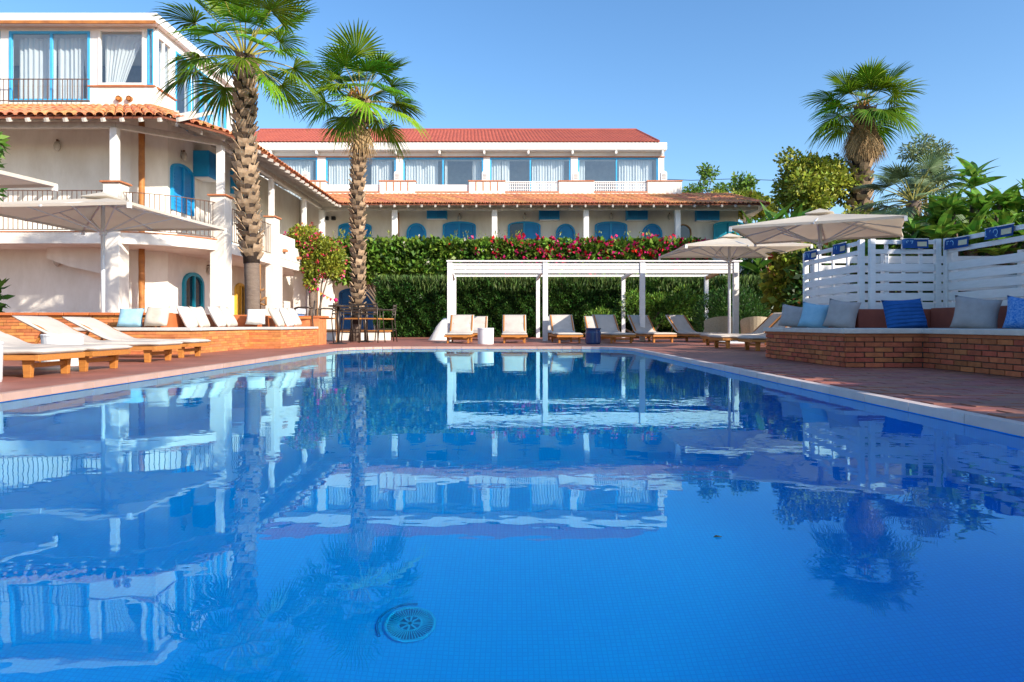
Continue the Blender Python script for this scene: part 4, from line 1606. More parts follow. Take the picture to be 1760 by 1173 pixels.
# ------------------------------------------------------------------ sun loungers
def make_lounger(angle, seat_len, back_len, label, group):
    t = thing('sun_lounger', label, 'sun lounger', (0, 0, 0), group=group)
    w = 0.31
    fz0, fz1 = 0.155, 0.20
    L_ = seat_len + back_len * 0.85
    for s_ in (-1, 1):
        q = MB()
        q.box(0.02, L_, s_ * w - 0.02, s_ * w + 0.02, fz0, fz1)
        q.build('side_rail', M['wood'], t, bevel=0.004)
    q = MB()
    q.box(-0.002, 0.035, -w - 0.022, w + 0.022, fz0 - 0.005, fz1 + 0.003)
    q.build('end_rail', M['wood'], t, bevel=0.004)
    for k in range(9):
        q = MB()
        x = 0.06 + k * (seat_len - 0.1) / 9
        q.box(x, x + 0.07, -w + 0.022, w - 0.022, fz1 - 0.018, fz1 - 0.002)
        q.build('slat', M['wood'], t)
    for x in (0.14, L_ - 0.25):
        for s_ in (-1, 1):
            q = MB()
            yy = s_ * (w - 0.055)
            q.hexa([(x - 0.032, yy - 0.022, 0), (x + 0.032, yy - 0.022, 0), (x + 0.032, yy + 0.022, 0), (x - 0.032, yy + 0.022, 0),
                    (x - 0.045, yy - 0.026, fz1 - 0.003), (x + 0.045, yy - 0.026, fz1 - 0.003), (x + 0.045, yy + 0.026, fz1 - 0.003), (x - 0.045, yy + 0.026, fz1 - 0.003)])
            q.build('leg', M['wood'], t, bevel=0.004)
        q = MB()
        q.box(x - 0.015, x + 0.015, -w + 0.08, w - 0.08, 0.085, 0.125)
        q.build('stretcher', M['wood'], t)
    # back frame and prop
    ca, sa = math.cos(R(angle)), math.sin(R(angle))
    q = MB()
    for s_ in (-1, 1):
        q.bar((seat_len, s_ * (w - 0.03), fz1 + 0.002), (seat_len + back_len * ca, s_ * (w - 0.03), fz1 + 0.002 + back_len * sa), 0.035, 0.03)
    q.build('back_frame', M['wood'], t)
    q = MB()
    mx, mz = seat_len + back_len * ca * 0.6, fz1 + back_len * sa * 0.6
    for s_ in (-1, 1):
        q.bar((mx, s_ * (w - 0.09), mz), (mx + 0.14, s_ * (w - 0.09), fz1 - 0.02), 0.02, 0.03)
    q.build('back_prop', M['wood'], t)
    # cushion: profile swept across the width
    th = 0.052
    path = [(-0.03, fz1 + 0.004, 0.0)]
    path.append((0.0, fz1 + 0.004, 0.0))
    n = 10
    for k in range(1, n + 1):
        path.append((seat_len * k / n * 0.93, fz1 + 0.004 + (0.004 * math.sin(k * 1.3)), 0.0))
    bx_, bz_ = path[-1][0], path[-1][1]
    steps = 7
    for k in range(1, steps + 1):
        a = angle * k / steps
        bx_ += 0.05 * math.cos(R(a)); bz_ += 0.05 * math.sin(R(a))
        path.append((bx_, bz_, a))
    for k in range(1, 9):
        bx_ += (back_len - 0.22) / 8 * ca; bz_ += (back_len - 0.22) / 8 * sa
        path.append((bx_, bz_, angle))
    ys = [-w - 0.012, -w + 0.0, -w + 0.03, -0.1, 0.1, w - 0.03, w - 0.0, w + 0.012]
    inset = [0.5, 0.16, 0.0, 0, 0, 0.0, 0.16, 0.5]
    q = MB()
    top, bot = [], []
    for i, (x, z, a) in enumerate(path):
        e = 0.0
        if i == 0 or i == len(path) - 1:
            e = 0.4
        ta, tb = [], []
        for yv, ins in zip(ys, inset):
            k = max(ins, e)
            nx, nz = -math.sin(R(a)), math.cos(R(a))
            puff = 0.006 * math.sin(yv * 9 + i)
            ta.append((x + nx * th * (1 - k * 0.98), yv, z + nz * (th * (1 - k * 0.98) + puff * (k < 0.3))))
            tb.append((x + nx * th * k * 0.98, yv, z + nz * th * k * 0.98))
        top.append(ta); bot.append(tb)
    for i in range(len(path) - 1):
        for j in range(len(ys) - 1):
            q.face([top[i][j], top[i + 1][j], top[i + 1][j + 1], top[i][j + 1]][::-1])
            q.face([bot[i][j], bot[i + 1][j], bot[i + 1][j + 1], bot[i][j + 1]])
    for arr_i in (0, len(path) - 1):
        for j in range(len(ys) - 1):
            f = [top[arr_i][j], top[arr_i][j + 1], bot[arr_i][j + 1], bot[arr_i][j]]
            q.face(f if arr_i else f[::-1])
    for i in range(len(path) - 1):
        for j in (0, len(ys) - 1):
            f = [top[i][j], top[i + 1][j], bot[i + 1][j], bot[i][j]]
            q.face(f if j else f[::-1])
    me = q.mesh('cushion', M['cushion'], smooth=True)
    bm = bmesh.new(); bm.from_mesh(me)
    bmesh.ops.remove_doubles(bm, verts=bm.verts, dist=0.0005)
    bmesh.ops.recalc_face_normals(bm, faces=bm.faces)
    bm.to_mesh(me); bm.free()
    link_mesh('cushion', me, t)
    # fold line between seat and back, ties
    q = MB()
    q.bar((seat_len * 0.93, -w - 0.004, fz1 + th + 0.003), (seat_len * 0.93, w + 0.004, fz1 + th + 0.003), 0.008, 0.006)
    q.build('seam', M['pil_grey'], t)
    return t


GL = 'sun loungers on the left deck'
GP = 'sun loungers around the white pergola'
l0 = make_lounger(27, 1.02, 0.78, 'beige lounger nearest the camera on the left deck', GL)
l0.location = (-4.13, 6.42, 0); l0.rotation_euler = (0, 0, R(180))
dup(l0, (-4.13, 7.22, 0), R(179), 'second beige lounger from the camera on the left, before the white drum table')
dup(l0, (-4.36, 8.88, 0), R(180), 'third left lounger, shaded, between the white drum table and the umbrella pole')
dup(l0, (-4.50, 10.05, 0), R(180), 'left lounger nearest the brick bench, behind the umbrella pole')
l1 = make_lounger(44, 1.12, 0.74, 'beige lounger at the left end under the pergola, left of the white drum', GP)
l1.location = (-1.35, 17.3, 0); l1.rotation_euler = (0, 0, R(90))
for (x, y_, a, lb) in ((0.06, 17.4, 0, 'beige lounger standing alone right of the white drum table'),
                       (1.45, 17.4, 4, 'beige lounger just left of the navy drum table'),
                       (2.75, 17.3, 9, 'beige lounger just right of the navy drum table'),
                       (3.95, 18.0, 14, 'beige lounger right of the third front pergola post'),
                       (5.25, 18.0, 24, 'beige lounger turned left in front of the rear right pergola post'),
                       (-1.1, 20.7, 0, 'lounger half hidden behind the white drum table'),
                       (1.35, 20.6, 0, 'lounger mostly hidden behind the second front pergola post'),
                       (2.75, 20.6, 5, 'lounger peeping out behind the navy drum table'),
                       (4.3, 15.5, -86, 'farthest of the three loungers with feet to the right pool edge'),
                       (4.05, 13.9, -82, 'lounger with raised back side on, in front of the low right umbrella'),
                       (4.2, 12.6, -88, 'lounger partly hidden behind the end of the right brick bench')):
    dup(l1, (x, y_, 0), R(90 + a), lb)

# ------------------------------------------------------------------ drums
def drum(x, y_, r, h, mt, label, style='plain'):
    t = thing('drum_table', label, 'side table', (x, y_, 0), group='drum side tables by the loungers')
    q = MB()
    if style == 'pot':
        q.lathe((x, y_, 0), [(r * 0.86, 0), (r * 0.97, 0.03), (r * 1.0, h * 0.7), (r * 0.97, h * 0.78)], 24)
    else:
        q.lathe((x, y_, 0), [(r * 0.95, 0), (r * 0.97, 0.02), (r, h * 0.93)], 28)
    q.build('body', mt, t, smooth=False)
    q = MB()
    if style == 'pot':
        q.lathe((x, y_, h * 0.78), [(r * 0.90, 0), (r * 0.92, h * 0.12), (r * 1.02, h * 0.18), (r * 1.0, h * 0.22)], 24)
    else:
        q.lathe((x, y_, h * 0.93), [(r * 1.02, 0), (r * 1.03, h * 0.05), (r * 0.98, h * 0.07)], 28)
    q.build('top', mt, t)
    return t


drum(-5.15, 8.0, 0.21, 0.36, M['plastic'], 'white drum table between the left loungers')
drum(-4.34, 5.62, 0.20, 0.33, M['plastic'], 'white drum table at the left edge of the photo')
drum(-0.63, 16.7, 0.195, 0.385, M['plastic'], 'white drum table under the pergola')
drum(1.95, 16.8, 0.19, 0.385, M['navy'], 'navy blue drum table under the pergola', 'pot')

# ------------------------------------------------------------------ umbrellas
def make_umbrella(label):
    t = thing('umbrella', label, 'umbrella', (0, 0, 0), group='square cream umbrellas around the pool')
    q = MB()
    q.box(-0.3, 0.3, -0.3, 0.3, 0, 0.05)
    q.build('base', M['greymetal'], t, bevel=0.01)
    q = MB()
    q.tube([(0, 0, 0.05), (0, 0, 2.62)], 0.034, 14)
    q.build('pole', M['greymetal'], t, smooth=True)
    a, zr, za = 1.45, 2.30, 2.64
    N_ = 10
    q = MB()

    def cp(i, j):
        u, v = -1 + 2 * i / N_, -1 + 2 * j / N_
        m_ = max(abs(u), abs(v))
        sag = -0.05 * math.sin(PI * m_) * (1 - abs(abs(u) - abs(v)) ** 2 * 0 if m_ == 0 else 1) * (1 - (min(abs(u), abs(v)) / m_ if m_ else 0) ** 2)
        edge = 1 - 0.035 * (1 - (min(abs(u), abs(v)) / m_ if m_ else 0) ** 2) * m_
        return (u * a * edge, v * a * edge, za + (zr - za) * m_ + sag * 0.9)
    for i in range(N_):
        for j in range(N_):
            p = [cp(i, j), cp(i + 1, j), cp(i + 1, j + 1), cp(i, j + 1)]
            if (i < N_ / 2) == (j < N_ / 2):
                q.face([p[0], p[1], p[2]]); q.face([p[0], p[2], p[3]])
            else:
                q.face([p[0], p[1], p[3]]); q.face([p[1], p[2], p[3]])
    # hem
    ring = [cp(i, 0) for i in range(N_)] + [cp(N_, j) for j in range(N_)] + [cp(N_ - i, N_) for i in range(N_)] + [cp(0, N_ - j) for j in range(N_)]
    for i in range(len(ring)):
        p, r_ = ring[i], ring[(i + 1) % len(ring)]
        q.face([(p[0], p[1], p[2] - 0.045), (r_[0], r_[1], r_[2] - 0.045), r_, p])
    cn = q.build('canopy', M['canopy'], t)
    sm = cn.modifiers.new('thick', 'SOLIDIFY'); sm.thickness = 0.004
    q = MB()
    for k in range(4):
        t0, t1 = PI / 4 + k * PI / 2, PI / 4 + (k + 1) * PI / 2
        q.face([(0.36 * math.cos(t0), 0.36 * math.sin(t0), za - 0.015), (0.36 * math.cos(t1), 0.36 * math.sin(t1), za - 0.015), (0, 0, za + 0.10)])
    q.face([(0.36 * math.cos(PI / 4 + k * PI / 2), 0.36 * math.sin(PI / 4 + k * PI / 2), za - 0.017) for k in range(4)][::-1])
    q.build('vent', M['canopy'], t)
    q = MB()
    q.tube([(0, 0, 2.0), (0, 0, 2.09)], 0.06, 12)
    q.build('runner', M['greymetal'], t)
    q = MB()
    q.tube([(0, 0, 2.52), (0, 0, 2.60)], 0.06, 12)
    q.build('hub', M['greymetal'], t)
    for k in range(8):
        t0 = k * PI / 4
        r_ = a * (math.sqrt(2) if k % 2 else 1.0) * 0.985
        e = Vector((r_ * math.cos(t0), r_ * math.sin(t0), zr - 0.035))
        h = Vector((0, 0, za - 0.06))
        q = MB()
        q.bar(h, e, 0.022, 0.03)
        rib = q.build('rib', M['greymetal'], t)
        mid = h.lerp(e, 0.55) - Vector((0, 0, 0.02))
        q = MB()
        q.bar(Vector((0.05 * math.cos(t0), 0.05 * math.sin(t0), 2.05)), mid, 0.018, 0.024)
        q.build('strut', M['greymetal'], rib)
        if k % 2:
            q = MB()
            q.bar(e - Vector((0, 0, 0.06)), e + Vector((0, 0, 0.02)), 0.05, 0.05)
            q.build('corner_tip', M['white'], rib)
    return t


u0 = make_umbrella('cream square umbrella on the pale pole among the left loungers')
u0.location = (-7.0, 11.95, 0); u0.rotation_euler = (0, 0, R(-5))
dup(u0, (-7.55, 7.85, 0), R(-8), 'cream umbrella at the left edge of which only one corner shows')
dup(u0, (5.4, 17.35, 0), R(0), 'lower cream umbrella in front of the pergola right end')
dup(u0, (6.02, 13.65, 0), R(-28), 'upper cream umbrella above the white slatted screens')

# ------------------------------------------------------------------ pergola
PG = thing('pergola', 'long white pergola with boarded front over the loungers', 'pergola', (2.2, 22, 0))
FY, RY = 19.35, 24.8
fx = (-1.72, 0.92, 3.61, 6.2)
rx = (-2.05, 0.92, 3.95, 6.9)
for x in fx:
    q = MB()
    q.box(x - 0.07, x + 0.07, FY - 0.07, FY + 0.07, 0, 2.20)
    q.build('post', M['whitewood'], PG, bevel=0.006)
for x in rx:
    q = MB()
    q.box(x - 0.065, x + 0.065, RY - 0.065, RY + 0.065, 0, 2.16)
    q.build('post', M['whitewood'], PG, bevel=0.006)
for i in range(3):
    for (z0, z1) in ((1.885, 1.985), (2.0, 2.085), (2.10, 2.17)):
        q = MB()
        q.box(fx[i] + 0.075, fx[i + 1] - 0.075, FY - 0.04, FY - 0.01, z0, z1)
        q.build('fascia_board', M['whitewood'], PG)
q = MB()
q.box(fx[0] - 0.09, fx[3] + 0.16, FY - 0.1, FY + 0.1, 2.202, 2.24)
q.build('top_rail', M['whitewood'], PG)
q = MB()
q.box(rx[0] - 0.08, rx[3] + 0.1, RY - 0.05, RY + 0.05, 2.165, 2.235)
q.build('rear_beam', M['whitewood'], PG)
for k, (xa, xb) in enumerate(zip(fx, rx)):
    q = MB()
    q.bar((xa, FY + 0.11, 2.12), (xb, RY - 0.06, 2.12), 0.06, 0.13)
    q.build('cross_beam', M['whitewood'] if k < 3 else M['wood'], PG)

# ------------------------------------------------------------------ bar tables and chairs
def bar_table(x, y_, r, h, label):
    t = thing('bar_table', label, 'bar table', (x, y_, 0), group='round high bar tables')
    q = MB(); q.lathe((x, y_, h - 0.035), [(r * 0.98, 0), (r, 0.01), (r, 0.03), (r * 0.98, 0.035)], 24)
    q.build('table_top', M['darkmetal'], t)
    q = MB(); q.tube([(x, y_, 0.03), (x, y_, h - 0.036)], 0.032, 10)
    q.build('pole', M['darkmetal'], t, smooth=True)
    q = MB(); q.lathe((x, y_, 0), [(0.22, 0), (0.22, 0.012), (0.05, 0.04)], 20)
    q.build('foot', M['dark'], t)


bar_table(-4.18, 16.8, 0.235, 0.93, 'small round bar table between the bougainvillea and the palm')
bar_table(-3.95, 18.8, 0.39, 0.90, 'wider round bar table in front of the clipped hedge corner')


def make_chair(label, back_mat):
    t = thing('bar_chair', label, 'bar chair', (0, 0, 0), group='high metal bar chairs with arms')
    q = MB(); q.box(-0.2, 0.2, -0.2, 0.2, 0.60, 0.635)
    q.build('seat', M['wood'], t, bevel=0.008)
    for sx in (-1, 1):
        for sy in (-1, 1):
            q = MB()
            top = 0.84 if sy < 0 else 1.02
            q.tube([(sx * 0.25, sy * 0.26, 0), (sx * 0.225, sy * 0.215, 0.45), (sx * 0.215, sy * 0.2, 0.62), (sx * 0.215, sy * (0.2 if sy < 0 else 0.25), top)], 0.014, 8)
            q.build('leg', M['darkmetal'], t, smooth=True)
        q = MB()
        q.tube([(sx * 0.215, -0.2, 0.84), (sx * 0.22, -0.12, 0.865), (sx * 0.22, 0.1, 0.865), (sx * 0.215, 0.225, 0.85)], 0.015, 8)
        q.build('arm', M['darkmetal'], t, smooth=True)
    q = MB()
    for (a, c, z) in (((-0.23, -0.235), (0.23, -0.235), 0.26), ((-0.23, 0.235), (0.23, 0.235), 0.30), ((-0.235, -0.235), (-0.235, 0.235), 0.34), ((0.235, -0.235), (0.235, 0.235), 0.34)):
        q.tube([(*a, z), (*c, z)], 0.010, 6)
    q.build('stretcher', M['darkmetal'], t)
    for k in range(4):
        q = MB()
        z = 0.74 + k * 0.08
        q.bar((-0.205, 0.222 + k * 0.008, z), (0.205, 0.222 + k * 0.008, z), 0.014, 0.04)
        q.build('back_slat', back_mat, t)
    return t


ch = make_chair('bar chair with arched arms in front of the orange bench end', M['darkmetal'])
ch.location = (-4.85, 16.25, 0); ch.rotation_euler = (0, 0, R(-75))
for (x, y_, a, lb) in ((-4.62, 17.35, -60, 'bar chair left of the small bar table'), (-4.05, 18.0, -15, 'bar chair right behind the small bar table'),
                       (-4.35, 19.0, 60, 'bar chair beside the foot of the leaning palm'), (-3.62, 18.1, 170, 'bar chair in front of the wider bar table'),
                       (-3.45, 19.1, -70, 'bar chair at the right side of the wider bar table')):
    dup(ch, (x, y_, 0), R(a), lb)
PLW = thing('planter_wall', 'low white planter wall with orange top behind the bar chairs', 'wall', (-4.8, 20.6, 0))
q = MB(); q.box(-6.2, -3.6, 20.4, 20.8, 0, 0.26); q.build('wall', M['stucco'], PLW, bevel=0.01)
q = MB(); q.box(-6.25, -3.55, 20.36, 20.84, 0.26, 0.30); q.build('coping', M['wood'], PLW)

# serving counter at the bench end
CB = thing('grill_box', 'pale blue metal box on the orange bench end', 'box', (-5.5, 17.2, 0))
q = MB(); q.box(-5.75, -5.2, 17.0, 17.5, 0, 0.72); q.build('body', M['skyblue'], CB, bevel=0.01)
q = MB(); q.box(-5.78, -5.17, 16.97, 17.53, 0.72, 0.86); q.build('lid', M['greymetal'], CB, bevel=0.02)

# garland with pompoms between the trunk and the tables
GA = thing('pompom_garland', 'magenta pompom garland strung above the small bar table', 'garland', (-4.7, 17.4, 0))
g0, g1 = at(546, 498, 17.4), at(577, 516, 17.4)
q = MB(); q.tube([g0 + (g1 - g0) * t + Vector((0, 0, -0.04 * math.sin(PI * t))) for t in [i / 8 for i in range(9)]], 0.008, 5)
q.build('string', M['cap'], GA)
for p, r_ in ((g0, 0.04), (g1, 0.05)):
    q = MB(); q.lathe((p.x, p.y, p.z), [(r_ * math.sin(PI * k / 8) + 0.001, -r_ * math.cos(PI * k / 8)) for k in range(9)], 12)
    q.build('pompom', M['flower'], GA, smooth=True)
for i in range(4):
    p = g0.lerp(g1, 0.2 + i * 0.18) + Vector((0, 0, -0.03))
    q = MB(); q.hexa([p + Vector(v) for v in ((-0.03, 0, -0.07), (-0.02, 0, -0.07), (-0.02, 0.01, -0.07), (-0.03, 0.01, -0.07), (-0.04, 0, 0), (0.04, 0, 0), (0.04, 0.01, 0), (-0.04, 0.01, 0))])
    q.build('bunting', M['flowerred'] if i % 2 else M['yellow'], GA)
q = MB(); q.tube([(g0.x - 0.02, g0.y, 0), (g0.x, g0.y, g0.z + 0.03)], 0.012, 6); q.build('stake', M['post'], GA)
q = MB(); q.tube([(g1.x + 0.02, g1.y, 0), (g1.x, g1.y, g1.z + 0.03)], 0.012, 6); q.build('stake', M['post'], GA)

# rustic timber post with stub branches
TP = thing('driftwood_stand', 'brown timber post with forked stubs right of the big palm trunk', 'post', (-6.4, 17.5, 0))
a = at(445, 560, 17.5)
q = MB(); q.tube([(a.x, 17.5, 0), (a.x, 17.5, rel(1.5))], [0.06, 0.05], 9); q.build('post', M['post'], TP, smooth=True)
for (p0, p1) in (((440, 503), (454, 497)), ((441, 521), (457, 511)), ((445, 521), (455, 525)), ((457, 511), (457, 525))):
    q = MB(); q.tube([at(*p0, 17.44), at(*p1, 17.4)], [0.03, 0.025], 7); q.build('branch', M['post'], TP, smooth=True)

# rattan armchairs behind the pergola right end
def armchair(x, y_, rz, label):
    t = thing('rattan_armchair', label, 'armchair', (0, 0, 0), group='pale rattan armchairs by the hedge')
    q = MB()
    n = 14
    for i in range(n):
        t0, t1 = PI * i / n, PI * (i + 1) / n

        def pt(tt, r_, z):
            flare = 1.0 + 0.22 * z
            return (r_ * flare * math.cos(tt), r_ * flare * 0.9 * math.sin(tt), z)
        hz = lambda tt: 0.56 + 0.14 * math.sin(tt)
        for (ra, rb_) in ((0.40, 0.33),):
            q.hexa([pt(t0, ra, 0.06), pt(t1, ra, 0.06), pt(t1, rb_, 0.06), pt(t0, rb_, 0.06),
                    pt(t0, ra, hz(t0)), pt(t1, ra, hz(t1)), pt(t1, rb_, hz(t1)), pt(t0, rb_, hz(t0))][:4][::-1] +
                   [pt(t0, ra, hz(t0)), pt(t1, ra, hz(t1)), pt(t1, rb_, hz(t1)), pt(t0, rb_, hz(t0))][::-1])
    q.build('back', M['rattan'], t, local=True)
    q = MB(); q.box(-0.36, 0.36, -0.30, 0.20, 0.06, 0.30); q.build('base', M['rattan'], t, local=True, bevel=0.02)
    q = MB(); q.box(-0.32, 0.32, -0.31, 0.20, 0.302, 0.42); q.build('seat_cushion', M['cushion'], t, local=True, bevel=0.03)
    for sx in (-1, 1):
        for yy in (-0.25, 0.2):
            q = MB(); q.box(sx * 0.3 - 0.025, sx * 0.3 + 0.025, yy - 0.025, yy + 0.025, 0, 0.062); q.build('foot', M['dark'], t, local=True)
    t.location = (x, y_, 0); t.rotation_euler = (0, 0, R(rz))


armchair(5.9, 19.9, 186, 'pale rattan armchair left, behind the umbrella pole')
armchair(7.1, 20.3, 165, 'pale rattan armchair right of the last pergola post')


# white canvas cover left of the pergola
q = MB()
pts = []
N_ = 14
cx, cy = -2.16, 20.9
for j, z in enumerate((0, 0.2, 0.42, 0.66)):
    for i in range(N_):
        t = 2 * PI * i / N_
        rr = (0.36, 0.28, 0.20, 0.05)[j] * (1 + 0.12 * math.sin(5 * t + j))
        pts.append((cx + rr * math.cos(t) + z * 0.25, cy + rr * 0.8 * math.sin(t), z))
q.v = [tuple(p) for p in pts]
for j in range(3):
    for i in range(N_):
        a = j * N_ + i; c = j * N_ + (i + 1) % N_
        q.f.append((a, c, c + N_, a + N_)); q.m.append(0)
q.f.append(tuple(3 * N_ + i for i in range(N_))); q.m.append(0)
o = q.build('canvas_cover', M['curtain'], smooth=True)
tag(o, 'white canvas cover draped to a point left of the pergola', 'cover')

# ------------------------------------------------------------------ foliage
def leaf_mesh(name, P, D, size, width, material, fold=0.25, up=None):
    """P: points, D: leaf directions; leaf is a folded four point blade"""
    n = len(P)
    P = np.asarray(P, float); D = np.asarray(D, float)
    D /= np.linalg.norm(D, axis=1)[:, None] + 1e-9
    ref = RNG.normal(size=(n, 3))
    S_ = np.cross(D, ref); S_ /= np.linalg.norm(S_, axis=1)[:, None] + 1e-9
    Nn = np.cross(S_, D)
    size = np.broadcast_to(size, (n,))[:, None]
    w = size * width
    v = np.empty((n, 4, 3))
    v[:, 0] = P
    v[:, 1] = P + D * size * 0.5 + S_ * w * 0.5 + Nn * w * fold
    v[:, 2] = P + D * size
    v[:, 3] = P + D * size * 0.5 - S_ * w * 0.5 + Nn * w * fold
    me = bpy.data.meshes.new(name)
    me.vertices.add(n * 4)
    me.vertices.foreach_set('co', v.reshape(-1))
    me.loops.add(n * 4)
    me.loops.foreach_set('vertex_index', np.arange(n * 4, dtype=np.int32))
    me.polygons.add(n)
    me.polygons.foreach_set('loop_start', np.arange(0, n * 4, 4, dtype=np.int32))
    me.polygons.foreach_set('loop_total', np.full(n, 4, dtype=np.int32))
    me.update(calc_edges=True)
    me.validate()
    me.materials.append(material)
    return me


def blob_pts(n, blobs, shell=0.35):
    """points near the surfaces of ellipsoids (cx,cy,cz,rx,ry,rz)"""
    blobs = np.asarray(blobs, float)
    wgt = blobs[:, 3] * blobs[:, 5]
    k = RNG.choice(len(blobs), n, p=wgt / wgt.sum())
    d = RNG.normal(size=(n, 3)); d /= np.linalg.norm(d, axis=1)[:, None]
    r = 1 - np.abs(RNG.normal(size=n)) * shell
    r = np.clip(r, 0.1, 1.15)
    P = blobs[k, :3] + d * r[:, None] * blobs[k, 3:6]
    return P, d


def rand_blobs(c, ext, n, r):
    out = []
    for _ in range(n):
        d = RNG.normal(size=3); d /= np.linalg.norm(d)
        q = RNG.uniform(0.45, 0.95)
        rr = r * RNG.uniform(0.7, 1.25)
        out.append((c[0] + d[0] * ext[0] * q, c[1] + d[1] * ext[1] * q, c[2] + d[2] * ext[2] * q, rr, rr, rr * 0.85))
    return out


def tree(label, base, crown_c, ext, nblob, rblob, nleaf, lsize, material, trunk_r=0.12, width=0.5, name='tree', group='trees behind the hotel garden', cat='tree', extra=None):
    t = thing(name, label, cat, base, group=group)
    b0, cc = Vector(base), Vector(crown_c)
    q = MB()
    mid = b0.lerp(cc, 0.55) + Vector((random.uniform(-0.1, 0.1), 0, 0))
    q.tube([b0, mid, cc], [trunk_r, trunk_r * 0.75, trunk_r * 0.4], 9)
    bl = rand_blobs(crown_c, ext, nblob, rblob)
    for k in range(min(10, len(bl))):
        e = Vector(bl[k][:3])
        s_ = mid.lerp(cc, random.uniform(0.0, 0.8))
        q.tube([s_, s_.lerp(e, 0.5) + Vector((0, 0, 0.1)), e], [trunk_r * 0.4, trunk_r * 0.25, trunk_r * 0.1], 6)
    q.build('trunk', M['trunk'], t, smooth=True)
    P, d = blob_pts(nleaf, bl, 0.45)
    D = d + RNG.normal(size=d.shape) * 0.6 + np.array([0, 0, -0.25])
    me = leaf_mesh('crown', P, D, RNG.uniform(0.7, 1.3, nleaf) * lsize, width, material)
    link_mesh('crown', me, t)
    if extra:
        P, d = blob_pts(extra[0], bl, 0.2)
        me = leaf_mesh('blossom', P, d + RNG.normal(size=d.shape) * 0.5, RNG.uniform(0.7, 1.3, extra[0]) * lsize, width, extra[1])
        link_mesh('blossom', me, t)
    return t


# clipped hedge
def hedge(label, name, x0, x1, y0, y1, zt, n, lsize, material, name_group=None, round_r=0.5, sprigs=0, core=True):
    t = thing(name, label, 'hedge', ((x0 + x1) / 2, (y0 + y1) / 2, 0))
    # surface samples: front, top, left, right
    w, d, h = x1 - x0, y1 - y0, zt
    A = np.array([w * h * 1.3, w * d, d * h, d * h])
    k = RNG.choice(4, n, p=A / A.sum())
    u, v = RNG.uniform(size=n), RNG.uniform(size=n)
    P = np.empty((n, 3)); Nn = np.zeros((n, 3))
    m = k == 0
    P[m] = np.c_[x0 + u[m] * w, np.full(m.sum(), y0), v[m] * h]; Nn[m] = (0, -1, 0)
    m = k == 1
    P[m] = np.c_[x0 + u[m] * w, y0 + v[m] * d, np.full(m.sum(), h)]; Nn[m] = (0, 0, 1)
    m = k == 2
    P[m] = np.c_[np.full(m.sum(), x0), y0 + u[m] * d, v[m] * h]; Nn[m] = (-1, 0, 0)
    m = k == 3
    P[m] = np.c_[np.full(m.sum(), x1), y0 + u[m] * d, v[m] * h]; Nn[m] = (1, 0, 0)
    bump = 0.10 * np.sin(P[:, 0] * 2.1 + 1) * np.sin(P[:, 2] * 2.7) + 0.07 * np.sin(P[:, 0] * 5.3) * np.cos(P[:, 2] * 4.1 + P[:, 0]) + 0.05 * np.sin(P[:, 0] * 11 + P[:, 2] * 9)
    P += Nn * (bump - np.abs(RNG.normal(size=n)) * 0.12)[:, None]
    # round upper edge
    D = Nn * 0.9 + RNG.normal(size=(n, 3)) * 0.5 + np.array([0, 0, 0.55])
    me = leaf_mesh('foliage', P, D, RNG.uniform(0.6, 1.4, n) * lsize, 0.38, material)
    link_mesh('foliage', me, t)
    if sprigs:
        ns = sprigs
        Q = np.c_[x0 + RNG.uniform(size=ns) * w, y0 - 0.08 + RNG.uniform(size=ns) ** 2.2 * d * 0.7, h - 0.04 - RNG.uniform(size=ns) ** 3 * 0.5]
        D = RNG.normal(size=(ns, 3)) * 0.25 + np.array([0, 0, 1])
        me = leaf_mesh('shoots', Q, D, RNG.uniform(0.5, 1.6, ns) * 0.19, 0.13, M['leafshoot_sunlit'])
        link_mesh('shoots', me, t, 'stuff')
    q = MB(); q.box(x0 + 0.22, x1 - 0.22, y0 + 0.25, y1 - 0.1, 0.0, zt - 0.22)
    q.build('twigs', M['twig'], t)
    return t


hedge('long clipped dark green hedge behind the pergola loungers', 'clipped_hedge', -4.95, 9.4, 25.5, 27.2, 2.1, 85000, 0.115, M['leafdark'], sprigs=10000)


def bush(label, name, blobs, n, lsize, material, width=0.45, cat='shrub', group=None, shell=0.35, upw=0.2, flowers=None, stem=None, fsize=None):
    c = np.mean(np.asarray(blobs), axis=0)
    t = thing(name, label, cat, (c[0], c[1], 0), group=group)
    P, d = blob_pts(n, blobs, shell)
    D = d + RNG.normal(size=d.shape) * 0.6 + np.array([0, 0, upw])
    link_mesh('foliage', leaf_mesh('foliage', P, D, RNG.uniform(0.6, 1.4, n) * lsize, width, material), t)
    q = MB()
    for bl in blobs[:6]:
        q.tube([(c[0] + random.uniform(-0.2, 0.2), c[1], -0.03 if stem is None else stem), ((c[0] + bl[0]) / 2, bl[1], bl[2] * 0.6), (bl[0], bl[1], bl[2])], [0.05, 0.035, 0.02], 6)
    q.build('stem', M['trunk'], t)
    if flowers:
        for (fn, fm, fs) in flowers:
            P, d = blob_pts(fn * 3, blobs, 0.04)
            keep = np.where(d[:, 1] < 0.2)[0][:fn]
            P, d = P[keep] + d[keep] * 0.10, d[keep]
            fn = len(keep)
            # clusters of small bracts
            P = np.repeat(P, 5, axis=0) + RNG.normal(size=(fn * 5, 3)) * (fs * 0.45)
            d = np.repeat(d, 5, axis=0)
            link_mesh('flowers', leaf_mesh('flowers', P, d + RNG.normal(size=d.shape) * 0.7, RNG.uniform(0.7, 1.3, fn * 5) * fs, 0.75, fm), t, 'stuff')
    return t


